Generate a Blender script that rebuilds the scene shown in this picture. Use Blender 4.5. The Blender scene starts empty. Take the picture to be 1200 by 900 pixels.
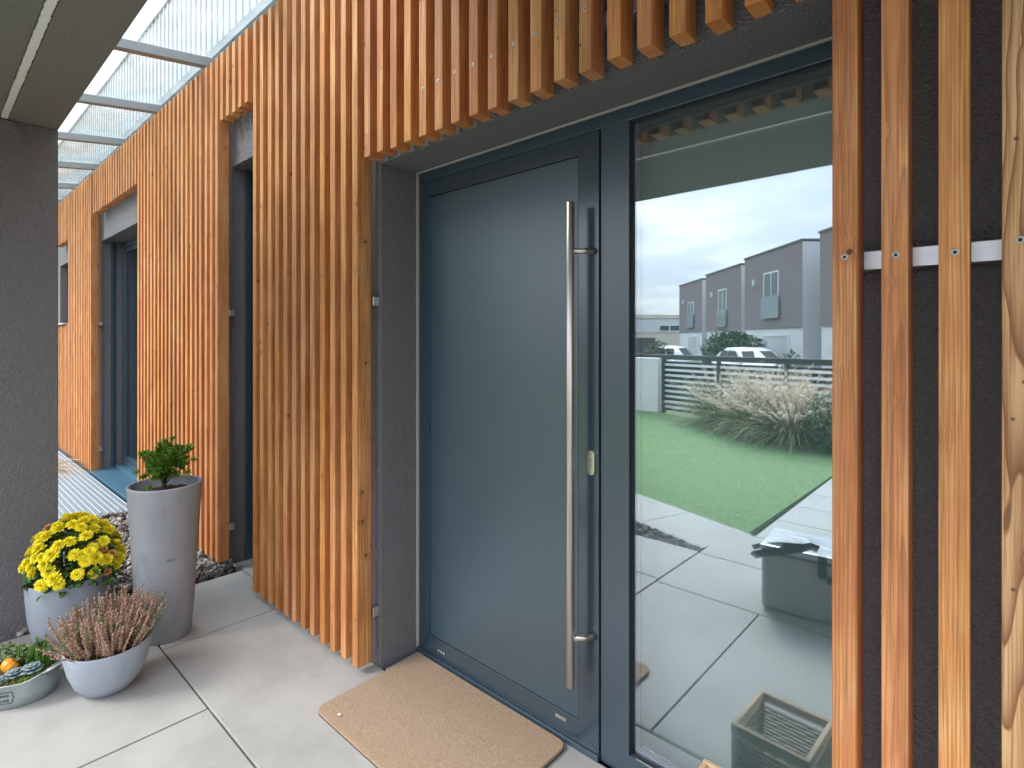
import bpy, bmesh, math, random
from mathutils import Vector, Matrix, noise
random.seed(11)
R = math.radians
C = bpy.context.scene.collection
scene = bpy.context.scene

# ---------------------------------------------------------------- helpers
class MB:
    """collects geometry, build() links it as ONE mesh object"""
    def __init__(self): self.bm = bmesh.new()
    def face(self, pts, mi=0, smooth=False):
        f = self.bm.faces.new([self.bm.verts.new(p) for p in pts]); f.material_index = mi; f.smooth = smooth; return f
    def grid(self, rows, mi=0, closed=False, smooth=True, cap0=False, cap1=False):
        vs = [[self.bm.verts.new(p) for p in r] for r in rows]
        n = len(vs[0])
        for a, b in zip(vs, vs[1:]):
            for i in range(n if closed else n-1):
                j = (i+1) % n
                try:
                    f = self.bm.faces.new((a[i], a[j], b[j], b[i])); f.material_index = mi; f.smooth = smooth
                except ValueError: pass
        for flag, r in ((cap0, vs[0][::-1]), (cap1, vs[-1])):
            if flag:
                f = self.bm.faces.new(r); f.material_index = mi
        return vs
    def box(self, x0, x1, y0, y1, z0, z1, mi=0, M=None):
        p = [Vector(q) for q in ((x0,y0,z0),(x1,y0,z0),(x1,y1,z0),(x0,y1,z0),(x0,y0,z1),(x1,y0,z1),(x1,y1,z1),(x0,y1,z1))]
        if M is not None: p = [M @ q for q in p]
        v = [self.bm.verts.new(q) for q in p]
        for a in ((3,2,1,0),(4,5,6,7),(0,1,5,4),(1,2,6,5),(2,3,7,6),(3,0,4,7)):
            f = self.bm.faces.new([v[i] for i in a]); f.material_index = mi
    def prism(self, pts, z0, z1, mi=0, M=None):
        a = [Vector((p[0], p[1], z0)) for p in pts]; b = [Vector((p[0], p[1], z1)) for p in pts]
        if M is not None: a = [M @ q for q in a]; b = [M @ q for q in b]
        a = [self.bm.verts.new(q) for q in a]; b = [self.bm.verts.new(q) for q in b]
        n = len(a)
        f = self.bm.faces.new(a[::-1]); f.material_index = mi
        f = self.bm.faces.new(b); f.material_index = mi
        for i in range(n):
            f = self.bm.faces.new((a[i], a[(i+1) % n], b[(i+1) % n], b[i])); f.material_index = mi
    def tube(self, pts, r, n=8, mi=0, cap=True, smooth=True):
        pts = [Vector(p) for p in pts]
        rs = r if isinstance(r, (list, tuple)) else [r]*len(pts)
        rows = []
        for i, p in enumerate(pts):
            t = (pts[min(i+1, len(pts)-1)] - pts[max(i-1, 0)]).normalized()
            u = t.orthogonal().normalized() if i == 0 else (u - t*u.dot(t)).normalized()
            w = t.cross(u)
            rows.append([p + (u*math.cos(2*math.pi*k/n) + w*math.sin(2*math.pi*k/n))*rs[i] for k in range(n)])
        self.grid(rows, mi, True, smooth, cap, cap)
    def lathe(self, prof, n=48, cx=0, cy=0, z=0, mi=0, sx=1, sy=1, rot=0, cap=False):
        rows = []
        for r, h in prof:
            row = []
            for k in range(n):
                a = 2*math.pi*k/n; X = r*sx*math.cos(a); Y = r*sy*math.sin(a)
                row.append((cx + X*math.cos(rot)-Y*math.sin(rot), cy + X*math.sin(rot)+Y*math.cos(rot), z+h))
            rows.append(row)
        self.grid(rows, mi, True, True, cap, False)
    def build(self, name, mats, parent=None, loc=(0,0,0), rot=(0,0,0), bevel=0, seg=2, recalc=True):
        if recalc: bmesh.ops.recalc_face_normals(self.bm, faces=self.bm.faces)
        me = bpy.data.meshes.new(name); self.bm.to_mesh(me); self.bm.free()
        for m in (mats if isinstance(mats, (list, tuple)) else [mats]): me.materials.append(m)
        o = bpy.data.objects.new(name, me); C.objects.link(o)
        o.location = loc; o.rotation_euler = rot
        if parent is not None: o.parent = parent
        if bevel:
            b = o.modifiers.new('bevel', 'BEVEL'); b.width = bevel; b.segments = seg; b.limit_method = 'ANGLE'; b.angle_limit = R(40)
            b.harden_normals = False
        return o
def empty(name, loc=(0,0,0), rz=0, label=None, cat=None, group=None):
    o = bpy.data.objects.new(name, None); C.objects.link(o); o.location = loc; o.rotation_euler = (0,0,rz)
    o.empty_display_size = .05
    tag(o, label, cat, group); return o
def tag(o, label=None, cat=None, group=None, kind=None):
    if label: o['label'] = label
    if cat: o['category'] = cat
    if group: o['group'] = group
    if kind: o['kind'] = kind
    return o
def copy_of(o, parent=None, loc=None, rot=None):
    c = o.copy(); C.objects.link(c)
    if parent is not None: c.parent = parent
    if loc is not None: c.location = loc
    if rot is not None: c.rotation_euler = rot
    return c

# ---------------------------------------------------------------- materials
class NT:
    def __init__(self, name):
        self.m = bpy.data.materials.new(name); self.m.use_nodes = True
        self.t = self.m.node_tree; self.n = self.t.nodes; self.l = self.t.links
        self.p = self.n['Principled BSDF']; self.out = self.n['Material Output']
    def node(self, ty, **kw):
        n = self.n.new(ty)
        for k, v in kw.items():
            if hasattr(n, k): setattr(n, k, v)
        return n
    def link(self, a, b): self.l.new(a, b)
    def val(self, sock, v):
        if isinstance(v, (int, float, tuple, list)): sock.default_value = v
        else: self.link(v, sock)
    def math(self, op, a, b=0.0, c=None):
        n = self.n.new('ShaderNodeMath'); n.operation = op
        self.val(n.inputs[0], a); self.val(n.inputs[1], b)
        if c is not None: self.val(n.inputs[2], c)
        return n.outputs[0]
    def vmath(self, op, a, b=(0,0,0)):
        n = self.n.new('ShaderNodeVectorMath'); n.operation = op
        self.val(n.inputs[0], a); self.val(n.inputs[1], b)
        return n.outputs[1] if op in ('LENGTH', 'DOT_PRODUCT', 'DISTANCE') else n.outputs[0]
    def coord(self, which='Object'): return self.n.new('ShaderNodeTexCoord').outputs[which]
    def scale(self, v, s): return self.vmath('MULTIPLY', v, s if isinstance(s, tuple) else (s, s, s))
    def noise(self, v, s, detail=3, rough=.55, dist=0, col=False):
        n = self.n.new('ShaderNodeTexNoise'); self.link(v, n.inputs['Vector'])
        n.inputs['Scale'].default_value = s; n.inputs['Detail'].default_value = detail
        n.inputs['Roughness'].default_value = rough; n.inputs['Distortion'].default_value = dist
        return n.outputs['Color' if col else 'Fac']
    def ramp(self, f, stops):
        n = self.n.new('ShaderNodeValToRGB'); self.link(f, n.inputs[0])
        e = n.color_ramp.elements
        while len(e) < len(stops): e.new(.5)
        for el, (p, c) in zip(e, stops):
            el.position = p; el.color = tuple(c)+(1,) if len(c) == 3 else c
        return n.outputs[0]
    def mix(self, f, a, b, blend='MIX'):
        n = self.n.new('ShaderNodeMix'); n.data_type = 'RGBA'; n.blend_type = blend
        self.val(n.inputs['Factor'], f)
        for s, v in ((n.inputs[6], a), (n.inputs[7], b)):
            if isinstance(v, tuple): s.default_value = v if len(v) == 4 else v+(1,)
            else: self.link(v, s)
        return n.outputs[2]
    def bump(self, h, strength=.3, dist=.01, normal=None):
        n = self.n.new('ShaderNodeBump'); n.inputs['Strength'].default_value = strength; n.inputs['Distance'].default_value = dist
        self.link(h, n.inputs['Height'])
        if normal is not None: self.link(normal, n.inputs['Normal'])
        return n.outputs[0]
    def set(self, **kw):
        for k, v in kw.items():
            s = self.p.inputs[{'col':'Base Color','rough':'Roughness','metal':'Metallic','spec':'Specular IOR Level','normal':'Normal','trans':'Transmission Weight','coat':'Coat Weight','sss':'Subsurface Weight'}.get(k, k)]
            if isinstance(v, tuple) and len(v) == 3 and k == 'col': v = v+(1,)
            self.val(s, v)
        return self.m
def plain(name, col, rough=.6, metal=0, spec=.5, var=0, vs=20, bump=0, bs=60, bd=.002, **kw):
    t = NT(name)
    c = col
    if var:
        f = t.noise(t.coord(), vs, 4)
        c = t.mix(f, tuple(max(0, x*(1-var)) for x in col), tuple(min(1, x*(1+var)) for x in col))
    t.set(col=c, rough=rough, metal=metal, spec=spec, **kw)
    if bump: t.set(normal=t.bump(t.noise(t.coord(), bs, 3), bump, bd))
    return t.m

def stucco(name, col, scale=110, strength=.55, dist=.006):
    t = NT(name); co = t.coord()
    n1 = t.noise(co, scale, 3, .6); n2 = t.noise(co, scale*.35, 2, .5); n3 = t.noise(co, 1.3, 4, .6)
    h = t.math('ADD', t.math('MULTIPLY', n1, .85), t.math('MULTIPLY', n2, .25))
    c = t.mix(n3, tuple(x*.82 for x in col), tuple(x*1.12 for x in col))
    c = t.mix(t.math('MULTIPLY', smooth(t, h, .50, .66), .6), tuple(x*.80 for x in col), c)  # hollows of the render darkened in the colour, painting in their shade
    return t.set(col=c, rough=.9, spec=.25, normal=t.bump(h, strength, dist))

def wood(name, bold=0.0):
    t = NT(name); co = t.coord()
    rnd = t.n.new('ShaderNodeObjectInfo').outputs['Random']
    off = t.vmath('MULTIPLY', t.vmath('ADD', (0,0,0), t.math('MULTIPLY', rnd, 1.0)), (37.3, 91.7, 53.1))
    p = t.vmath('ADD', co, off)
    # knots: one voronoi, sparse cells
    v = t.node('ShaderNodeTexVoronoi'); t.link(p, v.inputs['Vector']); v.inputs['Scale'].default_value = 10.0
    sep = t.node('ShaderNodeSeparateColor'); t.link(v.outputs['Color'], sep.inputs[0])
    sel = t.math('GREATER_THAN', sep.outputs[0], .52)
    kd = t.math('ADD', v.outputs['Distance'], t.math('MULTIPLY', t.math('SUBTRACT', t.noise(p, 120, 2), .5), .05))
    knot = t.math('MULTIPLY', sel, t.math('SUBTRACT', 1.0, t.n_smooth(kd, .045, .085) if hasattr(t, 'n_smooth') else smooth(t, kd, .045, .085)))
    halo = t.math('MULTIPLY', sel, t.math('SUBTRACT', 1.0, smooth(t, kd, .05, .34)))
    # growth rings round a pith outside the stick
    mp = t.scale(p, (1,1,.05))
    dn = t.noise(mp, 9, 2, .5, 0, True)
    d3 = t.vmath('MULTIPLY', t.vmath('SUBTRACT', dn, (.5,.5,.5)), (.05,.05,0))
    fr = t.math('FRACT', t.math('MULTIPLY', rnd, 17.31)); fr2 = t.math('FRACT', t.math('MULTIPLY', rnd, 41.77))
    cx = t.math('SUBTRACT', t.math('MULTIPLY', fr, .12), .04); cy = t.math('SUBTRACT', t.math('MULTIPLY', fr2, .16), .05)
    cmb = t.node('ShaderNodeCombineXYZ'); t.link(cx, cmb.inputs[0]); t.link(cy, cmb.inputs[1])
    if bold:
        sz = t.node('ShaderNodeSeparateXYZ'); t.link(co, sz.inputs[0])
        tl = t.node('ShaderNodeCombineXYZ'); t.link(t.math('MULTIPLY', t.math('ABSOLUTE', t.math('SUBTRACT', sz.outputs[2], 2.05)), .035), tl.inputs[1])
        t.link(t.math('MULTIPLY', t.noise(t.scale(co, (0,0,1)), 2.2, 2), .05), tl.inputs[0])
        d3 = t.vmath('ADD', t.scale(d3, 1.6), tl.outputs[0])
        cmb = t.node('ShaderNodeCombineXYZ'); cmb.inputs[0].default_value = .043; cmb.inputs[1].default_value = .012
    q = t.vmath('SUBTRACT', t.vmath('ADD', t.scale(co, (1,1,0)), d3), cmb.outputs[0])
    r = t.vmath('LENGTH', q)
    r = t.math('ADD', r, t.math('MULTIPLY', halo, .010))
    ph = t.math('FRACT', t.math('MULTIPLY', r, 125 if bold else 175))
    ring = t.math('POWER', ph, 2.4 if bold else 2.6)
    ring = t.math('MULTIPLY', ring, t.math('SUBTRACT', 1.0, smooth(t, ph, .93, 1.0)))
    streak = t.noise(t.scale(p, (1,1,.015)), 260, 3, .6)
    blotch = t.noise(t.scale(p, (1,1,.25)), 14, 3, .6)
    base = t.ramp(blotch, [(.22, (.46,.175,.058)), (.5, (.65,.285,.104)), (.8, (.80,.445,.195))])
    if bold: base = t.ramp(blotch, [(.25, (.58,.31,.13)), (.55, (.70,.43,.21)), (.8, (.76,.51,.28))])
    c = t.mix(t.math('MULTIPLY', ring, 1.0 if bold else .62), base, (.13,.045,.016) if bold else (.27,.095,.03))
    c = t.mix(t.math('MULTIPLY', t.math('MAXIMUM', t.math('SUBTRACT', streak, .42), 0.0), 3.0), c, (.30,.105,.034))
    c = t.mix(t.math('MULTIPLY', halo, .30), c, (.28,.10,.035))
    c = t.mix(t.math('MULTIPLY', knot, .88), c, (.05,.02,.011))
    v2 = t.node('ShaderNodeTexVoronoi'); t.link(t.vmath('ADD', p, (5.1,2.2,9.7)), v2.inputs['Vector']); v2.inputs['Scale'].default_value = 20.0
    s2 = t.node('ShaderNodeSeparateColor'); t.link(v2.outputs['Color'], s2.inputs[0])
    pin = t.math('MULTIPLY', t.math('GREATER_THAN', s2.outputs[1], .74), t.math('SUBTRACT', 1.0, smooth(t, v2.outputs['Distance'], .05, .11)))
    c = t.mix(t.math('MULTIPLY', pin, .8), c, (.07,.025,.012))
    hs = t.node('ShaderNodeHueSaturation'); t.link(c, hs.inputs['Color'])
    t.link(t.math('ADD', .94, t.math('MULTIPLY', fr, .20)), hs.inputs['Value'])
    t.link(t.math('ADD', .97, t.math('MULTIPLY', fr2, .08)), hs.inputs['Saturation'])
    t.link(t.math('ADD', .496, t.math('MULTIPLY', rnd, .008)), hs.inputs['Hue'])
    h = t.math('SUBTRACT', t.math('MULTIPLY', streak, .5), t.math('MULTIPLY', ring, .5))
    return t.set(col=hs.outputs[0], rough=.62, spec=.35, normal=t.bump(h, .25, .0012))
def smooth(t, x, a, b):
    n = t.node('ShaderNodeMapRange'); n.interpolation_type = 'SMOOTHSTEP'
    t.link(x, n.inputs[0]); n.inputs[1].default_value = a; n.inputs[2].default_value = b
    return n.outputs[0]

M = {}
M['stucco'] = stucco('dark_grey_render', (.38,.362,.375), 150, 1.0, .034)
M['stucco_soffit'] = stucco('porch_render', (.335,.327,.315), 190, .9, .015)
M['wood'] = wood('larch')
M['wood_bold'] = wood('larch_flat_sawn', 1)
M['alu'] = plain('mill_aluminium', (.72,.73,.74), .42, 1, var=.12, vs=45)
M['zinc'] = plain('screw_zinc', (.50,.48,.45), .5, .9)
M['dark'] = plain('black_gasket', (.012,.012,.014), .6)
def anth(name, rough, col=(.040,.066,.086), spec=.5, coat=0):
    t = NT(name); n = t.noise(t.coord(), 900, 2); b = t.noise(t.coord(), 2.2, 3)
    t.set(col=t.mix(b, tuple(x*.92 for x in col), tuple(x*1.08 for x in col)), spec=spec, normal=t.bump(n, .05, .0006))
    t.set(rough=t.math('ADD', rough-.02, t.math('MULTIPLY', b, .05)))
    if coat: t.set(coat=coat); t.p.inputs['Coat Roughness'].default_value = .30
    return t.m
M['frame'] = anth('anthracite_frame', .30, (.038,.064,.090), 1.0)
M['stile'] = anth('anthracite_leaf', .18, (.034,.058,.080), 1.0)
M['panel'] = anth('anthracite_panel', .34, (.032,.066,.092), 1.0, .40)
def steel():
    t = NT('brushed_steel'); co = t.coord()
    s = t.noise(t.scale(co, (1,1,6)), 700, 2)
    return t.set(col=(.60,.56,.51), metal=1, rough=t.math('ADD', .27, t.math('MULTIPLY', s, .14)))
M['steel'] = steel()
M['brass'] = plain('nickel_brass', (.74,.71,.60), .28, 1)
M['white'] = plain('white_paint', (.78,.78,.76), .5, var=.04)
M['bead'] = plain('sealant', (.52,.52,.51), .6)
M['strip'] = plain('light_profile', (.86,.86,.84), .5, var=.08, vs=30)
def schlick(t):
    lw = t.node('ShaderNodeLayerWeight'); lw.inputs[0].default_value = .5
    return t.math('ADD', .04, t.math('MULTIPLY', t.math('POWER', lw.outputs['Facing'], 5.0), .96))
def coated(name, refl, tint=(.93,.98,1.0), through=(.55,.62,.60)):
    t = NT(name); t.n.remove(t.p)
    g = t.node('ShaderNodeBsdfGlossy'); g.inputs['Color'].default_value = tint+(1,); g.inputs['Roughness'].default_value = 0
    tr = t.node('ShaderNodeBsdfTransparent'); tr.inputs['Color'].default_value = through+(1,)
    fz_ = schlick(t)
    mx = t.node('ShaderNodeMixShader')
    wav = t.noise(t.coord(), 1.1, 1)
    t.link(t.bump(wav, .012, .02), g.inputs['Normal'])
    t.link(t.math('MINIMUM', t.math('ADD', refl, t.math('MULTIPLY', fz_, .9)), .98), mx.inputs[0])
    t.link(tr.outputs[0], mx.inputs[1]); t.link(g.outputs[0], mx.inputs[2]); t.link(mx.outputs[0], t.out.inputs[0])
    return t.m
M['glass_out'] = coated('coated_glass', .29, (.82,.92,.97), (.93,.96,.97))
M['glass_in'] = coated('inner_glass', .11, (.95,.96,1.0), (.95,.98,.97))
def canopy_glass():
    t = NT('canopy_glass'); t.n.remove(t.p)
    g = t.node('ShaderNodeBsdfGlossy'); g.inputs['Roughness'].default_value = .04
    tr = t.node('ShaderNodeBsdfTransparent'); f = t.noise(t.coord(), 5, 5, .65)
    t.link(t.mix(f, (.83,.88,.885), (.89,.925,.93)), tr.inputs['Color'])
    tl = t.node('ShaderNodeBsdfTranslucent'); tl.inputs['Color'].default_value = (.75,.82,.84,1)
    m1 = t.node('ShaderNodeMixShader'); t.link(t.math('MULTIPLY', smooth(t, f, .35, .8), .10), m1.inputs[0])
    t.link(tr.outputs[0], m1.inputs[1]); t.link(tl.outputs[0], m1.inputs[2])
    fz_ = schlick(t)
    m2 = t.node('ShaderNodeMixShader'); t.link(t.math('MULTIPLY', fz_, .9), m2.inputs[0])
    t.link(m1.outputs[0], m2.inputs[1]); t.link(g.outputs[0], m2.inputs[2]); t.link(m2.outputs[0], t.out.inputs[0])
    return t.m
M['canopy_glass'] = canopy_glass()
M['beam'] = plain('grey_powder_coat', (.33,.35,.36), .4, .2, var=.05)
M['clad'] = plain('pale_metal_cladding', (.66,.69,.70), .5, .0, var=.06, vs=4)
def slab():
    t = NT('concrete_slab'); co = t.coord()
    a = t.noise(co, 2.0, 6, .62); b = t.noise(co, 30, 4, .6); c = t.noise(co, 260, 2)
    col = t.ramp(a, [(.25, (.275,.271,.253)), (.5, (.365,.362,.343)), (.75, (.425,.422,.404))])
    col = t.mix(t.math('MULTIPLY', smooth(t, b, .55, .8), .25), col, (.31,.295,.265))
    v = t.node('ShaderNodeTexVoronoi'); t.link(co, v.inputs['Vector']); v.inputs['Scale'].default_value = 9
    sp = t.node('ShaderNodeSeparateColor'); t.link(v.outputs['Color'], sp.inputs[0])
    spot = t.math('MULTIPLY', t.math('GREATER_THAN', sp.outputs[0], .72), t.math('LESS_THAN', t.math('ADD', v.outputs['Distance'], t.math('MULTIPLY', c, .05)), .062))
    col = t.mix(t.math('MULTIPLY', spot, .75), col, (.12,.095,.07))
    st = t.noise(co, .9, 5, .7)
    col = t.mix(t.math('MULTIPLY', smooth(t, st, .56, .72), .3), col, (.29,.265,.225))
    return t.set(col=col, rough=t.math('ADD', .55, t.math('MULTIPLY', a, .25)), spec=.35, normal=t.bump(t.math('ADD', t.math('MULTIPLY', c, .5), b), .2, .002))
M['slab'] = slab()
M['joint'] = plain('joint_sand', (.10,.09,.08), .95, var=.3, vs=200)
def coir():
    t = NT('coir'); co = t.coord()
    n = t.noise(co, 330, 3, .7); m = t.noise(co, 6, 3); k = t.noise(co, 130, 2, .6)
    c = t.ramp(n, [(.25, (.20,.13,.08)), (.5, (.40,.285,.195)), (.72, (.56,.435,.325))])
    c = t.mix(t.math('MULTIPLY', smooth(t, m, .4, .7), .3), c, (.42,.30,.20))
    return t.set(col=c, rough=.95, spec=.1, normal=t.bump(t.math('ADD', n, k), .7, .003))
M['coir'] = coir()
M['backing'] = plain('mat_backing', (.05,.035,.025), .8)
def concrete_pot(name, col, var=.14, spk=.3):
    t = NT(name); co = t.coord()
    a = t.noise(co, 7, 5, .6); b = t.noise(co, 420, 2, .6); s = t.noise(t.scale(co, (1,1,.3)), 18, 4)
    c = t.mix(a, tuple(x*(1-var) for x in col), tuple(x*(1+var) for x in col))
    c = t.mix(t.math('MULTIPLY', smooth(t, b, .5, .75), spk), c, tuple(min(1, x*1.55) for x in col))
    c = t.mix(t.math('MULTIPLY', smooth(t, s, .50, .70), .28), c, tuple(x*.66 for x in col))
    return t.set(col=c, rough=.72, spec=.3, normal=t.bump(b, .15, .0015))
M['pot_tall'] = concrete_pot('weathered_fibre_cement', (.30,.315,.335), .20)
M['pot'] = concrete_pot('grey_glazed_stoneware', (.36,.40,.46), .05, .28)
M['tub'] = plain('galvanised_zinc', (.40,.46,.47), .42, .55, var=.22, vs=16)
M['ink'] = plain('stamp_ink', (.06,.075,.085), .7)
M['soil'] = plain('potting_soil', (.085,.052,.032), .95, var=.6, vs=90, bump=1, bs=120, bd=.01)
def leafmat(name, a, b, rough=.55, sc=35):
    t = NT(name); n = t.noise(t.coord(), sc, 2)
    g = t.n.new('ShaderNodeNewGeometry').outputs['Random Per Island']
    c = t.mix(g, a, b); c = t.mix(t.math('MULTIPLY', n, .35), c, tuple(x*.55 for x in a))
    t.set(col=c, rough=rough, spec=.4); t.p.inputs['Subsurface Weight'].default_value = 0
    return t.m
M['pine'] = leafmat('shrub_needles', (.06,.17,.018), (.24,.42,.05))
M['bark'] = plain('bark', (.07,.04,.025), .9, var=.4, vs=80, bump=.6)
M['mumleaf'] = leafmat('chrysanthemum_leaves', (.035,.10,.02), (.12,.22,.06))
def petal():
    t = NT('yellow_petals'); rnd = t.n.new('ShaderNodeNewGeometry').outputs['Random Per Island']
    z = t.node('ShaderNodeSeparateXYZ'); t.link(t.coord(), z.inputs[0])
    c = t.mix(rnd, (1.0,.82,.012), (1.0,.92,.07))
    return t.set(col=c, rough=.5, spec=.3)
M['petal'] = petal()
M['petal_old'] = leafmat('faded_petals', (.62,.30,.06), (.78,.48,.16))
M['heath'] = leafmat('heather_bells', (.33,.18,.12), (.62,.44,.335))
M['heathleaf'] = leafmat('heather_leaf', (.06,.14,.03), (.14,.24,.06))
M['stemgreen'] = leafmat('bud_heather_green', (.05,.15,.018), (.17,.34,.05))
M['sedum'] = leafmat('sedum_leaf', (.09,.17,.07), (.25,.30,.13))
M['rosette'] = leafmat('rosette_leaf', (.17,.27,.27), (.34,.38,.42))
M['moss'] = plain('moss', (.20,.26,.05), .95, var=.5, vs=120, bump=1, bs=160, bd=.01)
M['pumpkin'] = plain('pumpkin_skin', (.80,.30,.02), .4, var=.15, vs=30)
M['stalk'] = plain('pumpkin_stalk', (.25,.20,.08), .8)
def stones(name='slate_chips'):
    t = NT(name); g = t.n.new('ShaderNodeNewGeometry').outputs['Random Per Island']
    c = t.ramp(g, [(0, (.05,.05,.055)), (.45, (.17,.165,.16)), (.8, (.32,.30,.27)), (1, (.50,.48,.45))])
    c = t.mix(t.math('MULTIPLY', t.noise(t.coord(), 60, 3), .5), c, (.16,.14,.125))
    return t.set(col=c, rough=.8, normal=t.bump(t.noise(t.coord(), 120, 3), .4, .004))
M['gravel'] = stones()
M['deck'] = plain('blue_grey_deck_board', (.17,.215,.245), .5, .0, var=.1, vs=6)
M['deckline'] = plain('pale_grip_strip', (.40,.44,.47), .5)
M['sillblue'] = plain('blue_sheet_metal', (.055,.13,.19), .35, .1, var=.1)
M['drygrass'] = leafmat('dry_grass_blades', (.46,.30,.14), (.70,.54,.32))
M['greengrass'] = leafmat('ornamental_grass_blades', (.10,.17,.05), (.40,.36,.17))
M['plume'] = leafmat('grass_plumes', (.66,.52,.38), (.88,.76,.62))
M['lawnblade'] = leafmat('lawn_blades', (.14,.225,.105), (.175,.275,.13))
def lawn():
    t = NT('lawn_turf'); co = t.coord(); n = t.noise(co, 25, 5, .75); m = t.noise(co, 1.2, 3)
    c = t.mix(n, (.135,.215,.10), (.17,.265,.125)); c = t.mix(t.math('MULTIPLY', m, .35), c, (.20,.28,.13))
    return t.set(col=c, rough=.9, spec=.1, normal=t.bump(n, .3, .01))
M['lawn'] = lawn()
M['ground'] = plain('meadow_ground', (.11,.13,.06), .95, var=.3, vs=.6)
M['asphalt'] = plain('asphalt', (.055,.055,.058), .85, var=.2, vs=3)
M['kerb'] = plain('kerb_concrete', (.34,.33,.31), .85, var=.1)
M['taupe'] = plain('taupe_render', (.25,.20,.21), .9, var=.06, vs=1)
M['greyr'] = plain('light_grey_render', (.60,.60,.63), .9, var=.05, vs=1)
M['whiter'] = plain('white_render', (.72,.71,.72), .85, var=.04, vs=1)
M['cream'] = plain('cream_render', (.60,.56,.48), .9, var=.05, vs=1)
M['cap'] = plain('roof_edge_metal', (.10,.10,.11), .5)
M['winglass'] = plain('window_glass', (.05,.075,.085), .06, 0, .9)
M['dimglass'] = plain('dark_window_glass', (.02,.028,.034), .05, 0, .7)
M['upvc'] = plain('white_window_frame', (.72,.73,.74), .4)
M['garage'] = plain('garage_door', (.55,.55,.56), .6)
M['carwhite'] = plain('white_car_paint', (.74,.75,.77), .25, 0, .6)
M['carsilver'] = plain('silver_car_paint', (.50,.52,.54), .28, .5)
M['tyre'] = plain('tyre_rubber', (.015,.015,.016), .85)
M['hub'] = plain('wheel_rim', (.5,.5,.52), .35, .9)
M['lampglass'] = plain('headlamp_lens', (.6,.62,.65), .1, .3)
M['redlamp'] = plain('tail_lamp_lens', (.35,.02,.02), .2)
M['hedge'] = leafmat('hedge_leaves', (.03,.08,.028), (.075,.14,.05), sc=6)
M['fencewhite'] = plain('white_fence_slat', (.82,.83,.84), .5)
M['fencedark'] = plain('dark_fence_metal', (.035,.042,.045), .5)
M['boxgrey'] = plain('grey_plastic', (.40,.43,.42), .45, 0, .5)
M['foil'] = plain('silver_lid', (.48,.50,.52), .28, .85, bump=.3, bs=14, bd=.02)
M['strap'] = plain('black_webbing', (.018,.020,.020), .8)
M['palewood'] = plain('pale_pine', (.70,.50,.30), .6, var=.12, vs=25)
def wicker():
    t = NT('wicker'); co = t.coord(); n = t.noise(t.scale(co, (1,1,12)), 30, 2)
    return t.set(col=t.mix(n, (.13,.10,.06), (.34,.26,.16)), rough=.7)
M['wicker'] = wicker()
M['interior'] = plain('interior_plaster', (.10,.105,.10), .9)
M['haze_sheet'] = plain('grey_green_haze_panel', (.70,.82,.80), .9)
M['spacer'] = plain('reflection_tint_spacer', (.50,.50,.72), .5)  # lavender colour stands in for the violet double reflection at the pane edge
M['speck'] = plain('leaf_litter', (.16,.10,.06), .9)

# ---------------------------------------------------------------- camera, light, sky
TH = R(42.5)
cam = bpy.data.cameras.new('camera'); co_ = bpy.data.objects.new('camera', cam); C.objects.link(co_)
co_.location = (0, 0, 1.46); co_.rotation_euler = (R(90), 0, TH)
cam.sensor_width = 36; cam.lens = 643/1200*36; cam.shift_y = (397.2-450)/1200; cam.clip_start = .02; cam.clip_end = 900
scene.camera = co_
SUN_EL, SUN_AZ = 42, 212      # azimuth measured from +Y clockwise: behind the viewer, over the street
w = bpy.data.worlds.new('World'); scene.world = w; w.use_nodes = True
nt = w.node_tree; bg = nt.nodes['Background']
class WT(NT):
    def __init__(self, t): self.t = t; self.n = t.nodes; self.l = t.links
W = WT(nt)
sky = nt.nodes.new('ShaderNodeTexSky'); sky.sky_type = 'NISHITA'; sky.sun_disc = False
sky.sun_elevation = R(SUN_EL); sky.sun_rotation = R(SUN_AZ); sky.air_density = 1.0; sky.dust_density = 2.0
gen = W.coord('Generated')
sp = W.node('ShaderNodeSeparateXYZ'); W.link(gen, sp.inputs[0])
zz = W.math('MAXIMUM', W.math('ADD', W.math('ABSOLUTE', sp.outputs[2]), .11), .02)
cmb = W.node('ShaderNodeCombineXYZ')
W.link(W.math('DIVIDE', sp.outputs[0], zz), cmb.inputs[0]); W.link(W.math('DIVIDE', sp.outputs[1], zz), cmb.inputs[1])
n1 = W.noise(cmb.outputs[0], .85, 7, .58, .25)
n2 = W.noise(cmb.outputs[0], 2.6, 5, .6, .1)
nn = W.math('ADD', W.math('MULTIPLY', n1, .72), W.math('MULTIPLY', n2, .28))
cloud = W.ramp(nn, [(.32, (5.2,5.9,7.3)), (.48, (7.2,7.7,8.6)), (.60, (9.6,9.7,10.0)), (.74, (11.5,11.3,11.2))])
lum = W.math('ADD', .62, W.math('MULTIPLY', W.math('MAXIMUM', sp.outputs[2], 0.0), 1.60))
cloud = W.vmath('MULTIPLY', cloud, W.vmath('ADD', (0,0,0), lum))
colr = W.mix(.90, sky.outputs[0], cloud)
nt.links.new(colr, bg.inputs[0]); bg.inputs[1].default_value = .10
sun = bpy.data.lights.new('sun', 'SUN'); so = bpy.data.objects.new('sun', sun); C.objects.link(so)
sun.energy = 1.5; sun.angle = R(24); sun.color = (1, .965, .92)
az = R(SUN_AZ); el = R(SUN_EL)
sd = Vector((math.sin(az)*math.cos(el), math.cos(az)*math.cos(el), math.sin(el)))
so.rotation_euler = sd.to_track_quat('Z', 'Y').to_euler(); so.location = (0, 0, 12)
scene.view_settings.view_transform = 'Standard'; scene.view_settings.look = 'None'
scene.view_settings.exposure = 1.34; scene.view_settings.gamma = 1
scene.render.engine = 'CYCLES'
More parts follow.
